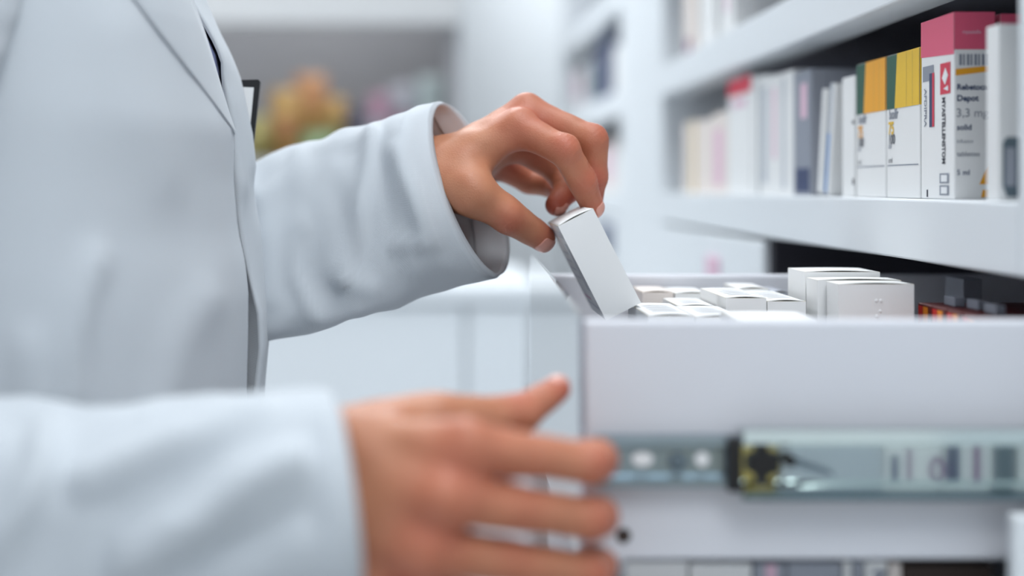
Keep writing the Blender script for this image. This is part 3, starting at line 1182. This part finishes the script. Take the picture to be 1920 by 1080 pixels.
def surface_nets(fn, lo, hi, h):
    """isosurface of fn over the axis-aligned lattice from lo to hi; evaluates densely only near the surface"""
    lo = np.asarray(lo, np.float64)
    n = np.ceil((np.asarray(hi) - lo) / h).astype(int) + 1
    C = 4
    nc = (n + C - 1) // C
    cg = np.stack(np.meshgrid(*[lo[i] + (np.arange(nc[i]) * C + (C - 1) / 2) * h for i in range(3)], indexing='ij'), -1).reshape(-1, 3).astype(np.float32)
    cv = np.concatenate([fn(cg[i:i + 400000]) for i in range(0, len(cg), 400000)])
    f = np.repeat(np.repeat(np.repeat(cv.reshape(nc), C, 0), C, 1), C, 2)[:n[0], :n[1], :n[2]].copy()
    need = np.argwhere(np.abs(f) < C * h * 1.6)
    pts = (lo + need * h).astype(np.float32)
    vals = np.concatenate([fn(pts[i:i + 400000]) for i in range(0, len(pts), 400000)]) if len(pts) else np.zeros(0)
    f[need[:, 0], need[:, 1], need[:, 2]] = vals
    ins = f < 0
    cnt = np.zeros(n - 1, np.int8)
    offs = [(a, b, c) for a in (0, 1) for b in (0, 1) for c in (0, 1)]
    for a, b, c in offs:
        cnt += ins[a:n[0] - 1 + a, b:n[1] - 1 + b, c:n[2] - 1 + c]
    act = np.argwhere((cnt > 0) & (cnt < 8))
    vals = np.stack([f[act[:, 0] + a, act[:, 1] + b, act[:, 2] + c] for a, b, c in offs], 1).astype(np.float64)
    o = np.array(offs, float)
    acc = np.zeros((len(act), 3))
    num = np.zeros(len(act))
    for i in range(8):
        for j in range(i + 1, 8):
            if np.abs(o[i] - o[j]).sum() == 1:
                s = (vals[:, i] < 0) != (vals[:, j] < 0)
                t = np.where(s, vals[:, i] / np.where(s, vals[:, i] - vals[:, j], 1), 0)
                acc += np.where(s[:, None], o[i] + t[:, None] * (o[j] - o[i]), 0)
                num += s
    vs = lo + (act + acc / num[:, None]) * h
    idx = -np.ones(n - 1, np.int64)
    idx[act[:, 0], act[:, 1], act[:, 2]] = np.arange(len(act))
    quads = []
    for ax in range(3):
        sl0 = [slice(None)] * 3
        sl1 = [slice(None)] * 3
        sl0[ax] = slice(0, n[ax] - 1)
        sl1[ax] = slice(1, n[ax])
        ch = ins[tuple(sl0)] != ins[tuple(sl1)]
        e = np.argwhere(ch)
        b, c = (ax + 1) % 3, (ax + 2) % 3
        ok = (e[:, b] > 0) & (e[:, c] > 0) & (e[:, b] < n[b] - 1) & (e[:, c] < n[c] - 1)
        e = e[ok]
        fl = ins[e[:, 0], e[:, 1], e[:, 2]]
        q = []
        for db, dc in ((-1, -1), (0, -1), (0, 0), (-1, 0)):
            k = e.copy()
            k[:, b] += db
            k[:, c] += dc
            q.append(idx[k[:, 0], k[:, 1], k[:, 2]])
        q = np.stack(q, 1)
        q[~fl] = q[~fl][:, ::-1]
        quads.append(q)
    return vs, np.concatenate(quads)


def loops_of(quads, verts, xtest):
    """boundary loops whose vertices pass xtest"""
    from collections import defaultdict
    cnt = defaultdict(int)
    for q in quads:
        for i in range(4):
            a, b = int(q[i]), int(q[(i + 1) % 4])
            cnt[(min(a, b), max(a, b))] += 1
    nb = defaultdict(list)
    for (a, b), c in cnt.items():
        if c == 1 and xtest(verts[a]) and xtest(verts[b]):
            nb[a].append(b)
            nb[b].append(a)
    seen, out = set(), []
    for s in list(nb):
        if s in seen:
            continue
        loop, cur, prev = [], s, None
        while cur not in seen:
            seen.add(cur)
            loop.append(cur)
            nx = [k for k in nb[cur] if k not in seen]
            if not nx:
                break
            cur = nx[0]
        if len(loop) > 6:
            out.append(loop)
    return out


CLIP = -.072
FR = [.0122, .0104, .0094, .0080]
MR = [.0125, .0107, .0096, .0081]
RR = [.0120, .0100, .0091, .0078]
LR = [.0108, .0088, .0080, .0068]
wl = P(778, 322, .985)
far_hand = Hand(R(-.235, 1.105, -.075), wl + Vector((0, -.015, -.0125)), wl + Vector((0, .021, .001)), .0205,
                [([P(972, 240, .965), P(1058, 282, .945), P(1091, 338, .955), P(1111, 387, .967)], FR),
                 ([P(988, 212, .986), P(1110, 263, .966), P(1112, 330, .972), P(1108, 382, .985)], MR),
                 ([P(970, 268, 1.010), P(1048, 322, 1.012), P(1064, 354, 1.000), P(1043, 384, .990)], RR),
                 ([P(924, 304, 1.030), P(990, 340, 1.044), P(1036, 350, 1.034), P(1056, 368, 1.018)], LR)],
                ([P(828, 335, .968), P(886, 362, .946), P(949, 402, .950), P(1016, 446, .968)], [.0185, .0150, .0118, .0094]),
                elbow_r=.031, thumb_dorsal=(-.2, -.9, -.35), web=.0085)
wn = P(435, 925, .622)
near_hand = Hand(R(-.300, .662, -.150), wn + Vector((0, .008, .018)), wn + Vector((0, -.004, -.018)), .0200,
                 [([P(874, 840, .608), P(1106, 868, .628), P(1120, 862, .657), P(1106, 853, .6830)], [.0116, .0092, .0088, .0078]),
                  ([P(832, 934, .601), P(1106, 972, .630), P(1121, 968, .659), P(1107, 963, .690)], [.0120, .0094, .0088, .0078]),
                  ([P(790, 1028, .602), P(1102, 1074, .636), P(1120, 1062, .662), P(1104, 1052, .690)], [.0114, .0092, .0086, .0076]),
                  ([P(765, 1112, .613), P(1025, 1155, .642), P(1058, 1145, .664), P(1055, 1135, .690)], [.0106, .0084, .0078, .0068])],
                 ([P(620, 825, .645), P(825, 792, .662), P(972, 778, .686), P(1046, 730, .7005)], [.0155, .0128, .0094, .0066]),
                 elbow_r=.036, thumb_dorsal=(-.4, -.3, .85), web=.0075)

SH_N, SH_F = R(-.280, .800, .185), R(-.280, 1.060, .185)
EL_N, EL_F = Vector(far_hand.elbow.tolist()), None
BODY = [  # trunk, neck, head, legs: a, b, ra, rb, blend
    (R(-.275, .845, .12), R(-.275, 1.015, .12), .098, .098, .03),
    (R(-.275, .86, -.02), R(-.275, 1.0, -.02), .092, .092, .10),
    (R(-.275, .86, -.20), R(-.275, 1.0, -.20), .095, .095, .10),
    (R(-.285, .825, .195), R(-.285, 1.035, .195), .052, .055, .06),
    (R(-.285, .93, .22), R(-.268, .93, .35), .058, .055, .04),
    (R(-.262, .93, .445), R(-.285, .93, .475), .078, .088, .03),
    (R(-.225, .93, .395), R(-.235, .93, .42), .055, .06, .03),
    (R(-.178, .93, .437), R(-.170, .93, .420), .007, .011, .012),
    (R(-.275, .85, .43), R(-.28, .848, .455), .010, .014, .006),
    (R(-.275, 1.01, .43), R(-.28, 1.012, .455), .010, .014, .006),
    (R(-.275, .845, -.28), R(-.26, .845, -.70), .088, .058, .05),
    (R(-.26, .845, -.70), R(-.285, .845, -1.10), .056, .042, .03),
    (R(-.275, 1.015, -.28), R(-.26, 1.015, -.70), .088, .058, .05),
    (R(-.26, 1.015, -.70), R(-.285, 1.015, -1.10), .056, .042, .03),
    (R(-.30, .845, -1.15), R(-.15, .84, -1.172), .036, .022, .03),
    (R(-.30, 1.015, -1.15), R(-.15, 1.02, -1.172), .036, .022, .03),
]


def body_sdf(p):
    d = None
    for a, b, ra, rb, k in BODY:
        q = seg_d(p, V3(a), V3(b), ra, rb)
        d = q if d is None else smin(d, q, k)
    for hd, sh in ((near_hand, SH_N), (far_hand, SH_F)):
        q = seg_d(p, V3(sh), hd.elbow, .040, .033)
        q = smin(q, hd.sdf(p), .02)
        d = smin(d, q, .03)
    return d


person = empty('person', R(-.27, .93, -CZ))
tag(person, 'pharmacist in a white lab coat reaching into the drawer and holding up a carton', 'person')
po = Vector(person.location)

H0, H1 = .010, .00095
vs0, q0 = surface_nets(body_sdf, (CLIP - .010 * 44, .53, .0 + .0), (CLIP, 1.27, CZ + .58), H0)
allv, allq, flush = [vs0], [q0], [np.concatenate([near_hand.flush(vs0.astype(np.float32)) * 0])]
base = len(vs0)
fine_info = []
for hd in (near_hand, far_hand):
    lo, hi = hd.bounds()
    lo[0] = CLIP
    vv, qq = surface_nets(hd.sdf, lo, hi, H1)
    allv.append(vv)
    allq.append(qq + base)
    flush.append(hd.flush(vv.astype(np.float32)))
    fine_info.append((base, vv, qq))
    base += len(vv)
verts = np.concatenate(allv)
tris = []
cl = loops_of(q0, vs0, lambda v: v[0] > CLIP - H0 * 1.6)
for b0, vv, qq in fine_info:
    fl = loops_of(qq[vv[qq].max(1)[:, 0] < CLIP + .004], vv, lambda v: v[0] < CLIP + H1 * 1.2)
    fl = max(fl, key=len)
    fc = vv[fl].mean(0)
    cand = min(cl, key=lambda L: np.linalg.norm(vs0[L].mean(0) - fc))

    def ordered(ids, arr, c):
        a = np.arctan2(arr[ids][:, 2] - c[2], arr[ids][:, 1] - c[1])
        k = np.argsort(a)
        return [ids[i] for i in k], a[k]
    A, aa = ordered(fl, vv, fc)
    B, ab = ordered(cand, vs0, fc)
    i = j = 0
    nA, nB = len(A), len(B)
    while i < nA or j < nB:
        na = aa[i + 1] if i + 1 < nA else aa[0] + 2 * math.pi if i < nA else 99
        nb_ = ab[j + 1] if j + 1 < nB else ab[0] + 2 * math.pi if j < nB else 99
        va, vb = A[i % nA] + b0, B[j % nB]
        if i < nA and (na <= nb_ or j >= nB):
            tris.append((va, A[(i + 1) % nA] + b0, vb))
            i += 1
        else:
            tris.append((va, B[(j + 1) % nB], vb))
            j += 1
me = bpy.data.meshes.new('body')
qa = np.concatenate(allq)
me.from_pydata((verts - np.array(po)).tolist(), [], qa.tolist() + tris)
me.materials.append(M_skin)
me.polygons.foreach_set('use_smooth', [True] * len(me.polygons))
at = me.attributes.new('flush', 'FLOAT', 'POINT')
at.data.foreach_set('value', np.concatenate(flush).astype(np.float32))
me.update()
bmx = bmesh.new()
bmx.from_mesh(me)
bmesh.ops.recalc_face_normals(bmx, faces=bmx.faces)
bmx.to_mesh(me)
bmx.free()
body = bpy.data.objects.new('body', me)
COL.objects.link(body)
body.parent = person

for hd in (near_hand, far_hand):
    for c, ax, n_, r_ in hd.tips:
        side = np.cross(ax, n_)
        big = r_ > .009 or hd is near_hand and r_ < .0069
        hl, hw = (.0068, .0060) if r_ > .009 else (.0055, .0048)
        ctr_ = c + n_ * r_ * .86 + ax * .0022

        def nail(p, hd=hd, c=ctr_, ax=ax, n_=n_, side=side, hl=hl, hw=hw):
            k = p - c
            a, b, e = k @ ax, k @ side, k @ n_
            qx, qy = np.abs(a) - hl + .003, np.abs(b) - hw + .003
            box = np.sqrt(np.maximum(qx, 0) ** 2 + np.maximum(qy, 0) ** 2) + np.minimum(np.maximum(qx, qy), 0) - .003
            box = np.maximum(box, -e - .0045)
            return np.maximum(hd.sdf(p) - .00045, box)
        ctr64 = ctr_.astype(np.float64)
        nv, nq = surface_nets(nail, ctr64 - .011, ctr64 + .011, .0006)
        if len(nv) < 20:
            continue
        nm = bpy.data.meshes.new('fingernail')
        nm.from_pydata((nv - np.array(po)).tolist(), [], nq.tolist())
        nm.materials.append(M_nail)
        nm.polygons.foreach_set('use_smooth', [True] * len(nm.polygons))
        no = bpy.data.objects.new('fingernail', nm)
        COL.objects.link(no)
        no.parent = body


def sdf_part(name, fn, lo, hi, h, m, parent=None):
    vv, qq = surface_nets(fn, lo, hi, h)
    mm = bpy.data.meshes.new(name)
    mm.from_pydata((vv - np.array(po)).tolist(), [], qq.tolist())
    mm.materials.append(m)
    mm.polygons.foreach_set('use_smooth', [True] * len(mm.polygons))
    o = bpy.data.objects.new(name, mm)
    COL.objects.link(o)
    o.parent = parent or person
    return o


def trouser_sdf(p):
    d = None
    for a, b, ra, rb, k in BODY[10:14] + [BODY[2]]:
        q = seg_d(p, V3(a), V3(b), ra + .012, rb + .016)
        d = q if d is None else smin(d, q, .05)
    return np.maximum(d, np.maximum(p[:, 2] - (CZ - .17), (CZ - 1.13) - p[:, 2]))


sdf_part('trousers', trouser_sdf, (-.42, .70, .04), (-.13, 1.16, 1.05), .010, M_trou)
for y in (.845, 1.015):
    def shoe(p, y=y):
        d = smin(seg_d(p, V3(R(-.31, y, -1.15)), V3(R(-.14, y, -1.168)), .044, .031), seg_d(p, V3(R(-.30, y, -1.15)), V3(R(-.295, y, -1.10)), .044, .046), .02)
        return np.maximum(d, .0 - p[:, 2] + .002)
    sdf_part('shoe', shoe, (-.38, y - .07, -.005), (-.08, y + .07, .16), .007, M_shoe)


def hair_sdf(p):
    d = smin(seg_d(p, V3(R(-.272, .93, .455)), V3(R(-.292, .93, .485)), .085, .097), seg_d(p, V3(R(-.32, .93, .42)), V3(R(-.32, .93, .46)), .06, .07), .03)
    cut = (p[:, 0] + .225) * .8 - (p[:, 2] - CZ - .50) * .9
    return np.maximum(d, cut)


sdf_part('hair', hair_sdf, (-.42, .80, CZ + .33), (-.14, 1.06, CZ + .62), .007, M_hair)
for y in (.90, .96):
    e = MB()
    b = bmesh.new()
    bmesh.ops.create_uvsphere(b, u_segments=14, v_segments=10, radius=.012)
    for v_ in b.verts:
        v_.co += R(-.192, y, .452) - po
    e.bm(b, M_white, True)
    b.free()
    b = bmesh.new()
    bmesh.ops.create_uvsphere(b, u_segments=12, v_segments=8, radius=.006)
    for v_ in b.verts:
        v_.co += R(-.1848, y, .452) - po
    e.bm(b, M_hair, True)
    b.free()
    e.build('eye', body)

# ---- coat: body of the coat as two front panels joined round the back
DN = .92
YN = [-400, -170, 0, 60, 110, 160, 245, 336, 433, 490, 548, 625, 741, 1000, 2000]
N_PX = [180, 292, 355, 378, 395, 410, 437, 435, 443, 456, 462, 462, 459, 455, 450]
ND = [.86, .875, .885, .89, .898, .905, .915, .916, .916, .916, .916, .916, .916, .916, .916]
FY = [-400, -170, 0, 50, 90, 120, 150, 200, 245, 312, 346, 384, 442, 519, 587, 649, 731, 1000, 2000]
FL = [180, 285, 352, 384, 407, 418, 419, 424, 436, 434, 437, 441, 449, 468, 484, 487, 477, 470, 470]
FRr = [186, 291, 357, 389, 410, 421, 424, 438, 442, 452, 461, 453, 458, 472, 491, 493, 484, 476, 476]
FRR = [210, 320, 380, 403, 424, 436, 447, 456, 466, 472, 467, 472, 482, 489, 494, 496, 490, 486, 486]
CXc = -.275


def zrow(z):
    """superellipse of the coat at camera-relative height z: half width b, back x, centre x"""
    zs = [-.62, -.30, -.10, .05, .15, .205, .245, .275]
    return (lin(zs, [.235, .215, .205, .205, .203, .190, .150, .092], z), lin(zs, [-.46, -.42, -.415, -.42, -.42, -.41, -.385, -.36], z), lin(zs, [CXc, CXc, CXc, CXc, CXc, -.28, -.285, -.285], z))


def se(a, b, th, n=2.35):
    c, s = math.cos(th), math.sin(th)
    return a * math.copysign(abs(c) ** (2 / n), c), b * math.copysign(abs(s) ** (2 / n), s)


def near_edge(z):
    y = VY - z * FPX / .915
    return (lin(YN, N_PX, y) - VX) * lin(YN, ND, y) / FPX, lin(YN, ND, y)


def near_pt(z, t):
    """t 0 at the front edge, 1 at the spine"""
    b, xb, cx = zrow(z)
    xf, yf = near_edge(z)
    yc = .93
    th0 = math.asin(min(1, ((yc - yf) / b)) ** (2.35 / 2))
    th = th0 + (math.pi - th0) * t
    c0 = abs(math.cos(th0)) ** (2 / 2.35)
    a = (xf - cx) / max(c0, .05) if math.cos(th) >= 0 else (cx - xb)
    x, y = se(a, b, th)
    return Vector((cx + x, yc - y, z))


def far_row(z, n=44):
    b, xb, cx = zrow(z)
    y = VY - z * FPX / .945
    xl, xr, xR = (lin(FY, FL, y) - VX) * .930 / FPX, (lin(FY, FRr, y) - VX) * .9345 / FPX, (lin(FY, FRR, y) - VX) * .962 / FPX
    lk = min(1, max(.02, (y - 270) / 60))
    pts = [Vector((xl - .030 * lk, .930 + .016 * lk, z)), Vector((xl - .010 * lk - .0002, .930 + .008 * lk, z)), Vector((xl, .930, z)), Vector((xl * .6 + xr * .4, .9285, z)), Vector((xr, .9345, z)), Vector((xr * .62 + xR * .38, .944, z)), Vector((xr * .25 + xR * .75, .954, z)), Vector((xR, .966, z))]
    th0 = math.asin(min(1, (.045 / b)) ** (2.35 / 2))
    for i in range(n):
        th = th0 + (math.pi - th0) * (i + 1) / n
        a = (xR - cx) / (abs(math.cos(th0)) ** (2 / 2.35)) if math.cos(th) >= 0 else (cx - xb)
        x, yy = se(a, b, th)
        pts.append(Vector((cx + x, .93 + yy, z)))
    return pts


def to_px(p):
    return VX + p.x * FPX / p.y, VY - p.z * FPX / p.y


def fold(px, py, folds):
    """height of the sum of soft ridges, each a polyline in the sleeve's side view"""
    h = 0
    for pts, amp, wd in folds:
        best = 1e9
        for (x0, y0), (x1, y1) in zip(pts, pts[1:]):
            dx, dy = x1 - x0, y1 - y0
            t = max(0, min(1, ((px - x0) * dx + (py - y0) * dy) / (dx * dx + dy * dy)))
            e = (px - x0 - t * dx) ** 2 + (py - y0 - t * dy) ** 2
            best = min(best, e)
        h += amp * math.exp(-best / (wd * wd))
    return h


torso_folds = [([(130, 760), (128, 660), (150, 560), (180, 480)], .006, 22), ([(60, 760), (52, 640)], .005, 20), ([(300, 760), (330, 640), (380, 560)], .0045, 38), ([(220, 60), (250, 180), (300, 330)], .003, 50)]
NT = 70
zsr = [(-.62 + (.275 + .62) * i / 120) for i in range(121)]
near_rows, far_rows = [], []
for z in zsr:
    row = []
    for j in range(NT + 1):
        t = (j / NT) ** 1.15
        p = near_pt(z, t)
        q = near_pt(z, min(1, t + .01))
        tn = (q - p) if t < .99 else (p - near_pt(z, t - .01))
        nrm = Vector((-tn.y, tn.x, 0))
        if nrm.length > 1e-9:
            nrm.normalize()
        if nrm.dot(Vector((p.x - CXc, p.y - .93, 0))) < 0:
            nrm = -nrm
        amp = min(1, t * 8) * (1 - max(0, t - .9) * 10)
        px, py = to_px(p)
        dsp = fold(px, py, torso_folds) if t < .5 else 0
        dsp += .0030 * noise.noise((p.y * 9 + p.x * 6, p.z * 3.2, 3.1)) + .0016 * noise.noise((p.y * 24 + p.x * 16, p.z * 7, 9.1))
        row.append(p + nrm * dsp * amp)
    near_rows.append(row)
    fr = []
    for j, p in enumerate(far_row(z)):
        k = .0014 * noise.noise((p.y * 20, p.z * 9, 5.0)) if 7 < j < 48 else 0
        fr.append(p + Vector((k, 0, 0)))
    far_rows.append(fr)
rows = []
for a, b in zip(near_rows, far_rows):
    full = a + b[::-1][1:]
    rows.append([R(*p) - po for p in full])
coat = grid_mesh('lab_coat', rows, M_coat, person, thick=.0014, offset=-1)

# shirt underneath
srows = []
for z in [(-.22 + (.27 + .22) * i / 40) for i in range(41)]:
    b, xb, cx = zrow(z)
    xf, yf = near_edge(z)
    ys = VY - z * FPX / .93
    sp = lin([-400, -170, 0, 50, 90, 120, 150, 190, 230, 280], [172, 285, 350, 377, 399, 410, 411, 405, 400, 385], ys)
    a = (sp - VX) * .93 / FPX - cx
    if ys > 280:
        a = min(a, min(xf, -.138) - .016 - cx) if ys > 330 else min(a, -.148 - cx)
    r_ = []
    for j in range(64):
        th = 2 * math.pi * j / 64
        x, y = se(a if math.cos(th) >= 0 else cx - xb - .02, b - .016, th)
        r_.append(R(cx + x, .93 - y, z) - po)
    srows.append(r_)
grid_mesh('shirt', srows, M_shirt, person, closed=True)

# near lapel: turned-back strip lying on the near front
OY = [-170, -60, 0, 60, 120, 170, 211, 238, 252]
OX = [60, 160, 211, 266, 324, 372, 408, 430, 438]


def near_at(px, z):
    lo_, hi_ = 0.0, .5
    for _ in range(40):
        m_ = (lo_ + hi_) / 2
        if to_px(near_pt(z, m_))[0] > px:
            lo_ = m_
        else:
            hi_ = m_
    return near_pt(z, (lo_ + hi_) / 2)


lrows = []
for i in range(61):
    y = -170 + (250 + 170) * i / 60
    z = (VY - y) * .90 / FPX
    row = []
    xo = lin(OY, OX, y)
    xn = to_px(near_pt(z, 0))[0]
    for j in range(13):
        s_ = j / 12
        p = near_at(xo + (xn - xo) * s_, z)
        lift = .0042 + .0045 * math.sin(s_ * math.pi) ** .8 * (1 - i / 62)
        if s_ == 1:
            lift = .0008
        nrm = Vector((p.x - CXc, (p.y - .93) * .5, 0)).normalized()
        row.append(R(*(p + Vector((nrm.x * .35, -.9, 0)) * lift)) - po)
    lrows.append(row)
grid_mesh('lapel', lrows, M_coat, coat, thick=.0016, offset=0)


# sleeves
def sleeve(name, secs, folds, seedv, nseg=72, nst=150, parent=None, cuff=.018):
    """secs: (centre, up semi-axis, depth semi-axis)"""
    ts = [0.0]
    for a, b in zip(secs, secs[1:]):
        ts.append(ts[-1] + (b[0] - a[0]).length)
    C_, U_, D_ = [s[0] for s in secs], [s[1] for s in secs], [s[2] for s in secs]
    rows_, cuff_rows = [], []
    L = ts[-1]
    for i in range(nst + 1):
        t = L * i / nst
        c, u_, d_ = (Vector(crom(ts, A, t)) for A in (C_, U_, D_))
        row = []
        for j in range(nseg):
            th = 2 * math.pi * j / nseg
            cs, sn = math.cos(th), math.sin(th)
            if cs < 0:
                ke = max(0, min(1, (t / L - .84) / .14))
                cs, sn = -abs(cs) ** (.45 + .55 * ke), math.copysign(abs(sn) ** (.24 + .86 * ke), sn)
            rad = u_ * cs + d_ * sn
            p = c + rad
            n_ = rad.normalized()
            end = min(1, (L - t) / .02)
            px, py = to_px(p)
            f_ = min(1, abs(math.sin(th)) * 1.3) ** 1.5 * fold(px, py, folds) if d_.y * math.sin(th) < 0 or abs(math.sin(th)) < .2 else 0
            f_ += .0028 * noise.noise((t * 26 + math.cos(th) * 1.2, math.sin(th) * 2.2 + t * 9, seedv)) + .0015 * noise.noise((t * 60, th * 2 if th < math.pi else (2 * math.pi - th) * 2, seedv + 5))
            row.append(R(*(p + n_ * f_ * (.15 + .85 * end))) - po)
        rows_.append(row)
        if L - t < cuff:
            cuff_rows.append([q + (q - (R(*c) - po)).normalized() * .0009 for q in row])
    o = grid_mesh(name, rows_, M_coat, parent, closed=True, thick=.0014, offset=-1)
    # turned hem: outside band that rolls over the edge to the inside
    ins_ = [[q + (R(*c) - po - q).normalized() * .0030 for q in r_] for r_ in cuff_rows]
    edge = [[(a + b) / 2 + (a - cuff_rows[-2][k]) * .9 for k, (a, b) in enumerate(zip(cuff_rows[-1], ins_[-1]))]]
    grid_mesh('cuff', cuff_rows + edge + ins_[::-1], M_coat, o, closed=True)
    return o


def sec(tp, bt, d, ry, dx=0.0, lean=0.0):
    a, b = P(*tp, d) - Vector((0, 0, CZ)), P(*bt, d) - Vector((0, 0, CZ))
    return ((a + b) / 2, (a - b) / 2 + Vector((0, lean, 0)), Vector((dx, ry, 0)))


far_secs = [(Vector((-.285, 1.075, .235)), Vector((.075, .0, .03)), Vector((.0, .055, -.04))),
            (Vector((-.275, 1.10, .14)), Vector((.082, 0, .01)), Vector((0, .066, -.008))),
            (Vector((-.265, 1.11, .03)), Vector((.078, 0, .020)), Vector((0, .066, 0))),
            (Vector((-.245, 1.11, -.035)), Vector((.055, 0, .050)), Vector((0, .066, 0))),
            sec((375, 335), (372, 655), 1.085, .056), sec((480, 300), (490, 628), 1.055, .058, lean=.024), sec((560, 271), (585, 609), 1.035, .054, lean=.024),
            sec((640, 244), (680, 583), 1.012, .051, lean=.02), sec((715, 229), (765, 559), .994, .047, .006, lean=.012), sec((770, 207), (845, 537), .979, .046, .012, lean=.006),
            sec((827, 192), (927, 517), .985, .046, .019, .012)]
far_folds = [([(705, 235), (690, 330), (668, 440), (640, 515)], .0075, 17), ([(545, 500), (580, 570), (600, 600)], .004, 16), ([(745, 290), (790, 395), (810, 450)], .0045, 18),
             ([(560, 285), (640, 270), (700, 262)], .004, 14), ([(490, 380), (540, 340), (560, 300)], .004, 18), ([(740, 458), (790, 452)], .004, 12), ([(500, 560), (520, 470), (560, 420)], .003, 22), ([(590, 450), (630, 510), (700, 540)], .003, 20)]
sleeve('sleeve', far_secs, far_folds, 2.0, parent=coat)
near_secs = [(Vector((-.285, .785, .235)), Vector((.075, 0, .03)), Vector((0, .055, .04))),
             (Vector((-.29, .745, .13)), Vector((.078, 0, .0)), Vector((0, .062, .008))),
             (Vector((-.305, .70, .0)), Vector((.072, 0, .02)), Vector((0, .058, 0))),
             (Vector((-.308, .664, -.106)), Vector((.056, 0, .054)), Vector((0, .058, 0))),
             sec((-150, 766), (-170, 1135), .648, .054), sec((0, 757), (-5, 1128), .642, .052), sec((110, 760), (110, 1122), .636, .050), sec((170, 771), (180, 1120), .633, .049), sec((250, 760), (262, 1118), .630, .048),
             sec((400, 746), (425, 1118), .623, .047, -.003), sec((520, 740), (560, 1122), .618, .046, -.006), sec((612, 734), (656, 1128), .614, .044, -.0075)]
near_folds = [([(480, 765), (400, 810), (300, 850), (170, 905)], .0125, 30), ([(545, 870), (470, 900), (380, 965), (240, 1035)], .0135, 31), ([(40, 745), (90, 790), (85, 880), (40, 960), (-20, 1040)], .010, 26), ([(590, 800), (585, 900), (590, 1000)], -.005, 14), ([(330, 1075), (480, 1010), (560, 960)], -.006, 26)]
sleeve('sleeve', near_secs, near_folds, 8.0, parent=coat)

# breast pocket item on the far side of the chest
badge = empty('badge_holder', P(478, 215, .985))
tag(badge, 'black-framed white card holder sticking up from the coat breast pocket', 'badge holder')
bo = Vector(badge.location)


def bp_(px, py):
    return P(px, py, .985) - bo


MB().prism([bp_(446, 150), bp_(484, 149), bp_(488, 153), bp_(475, 272), bp_(466, 272), bp_(476, 164), bp_(446, 163)], (0, .004, 0), M_black).build('frame', badge)
MB().prism([bp_(446, 163), bp_(476, 164), bp_(466, 272), bp_(446, 272)], (0, .003, 0), M_card).build('card', badge)
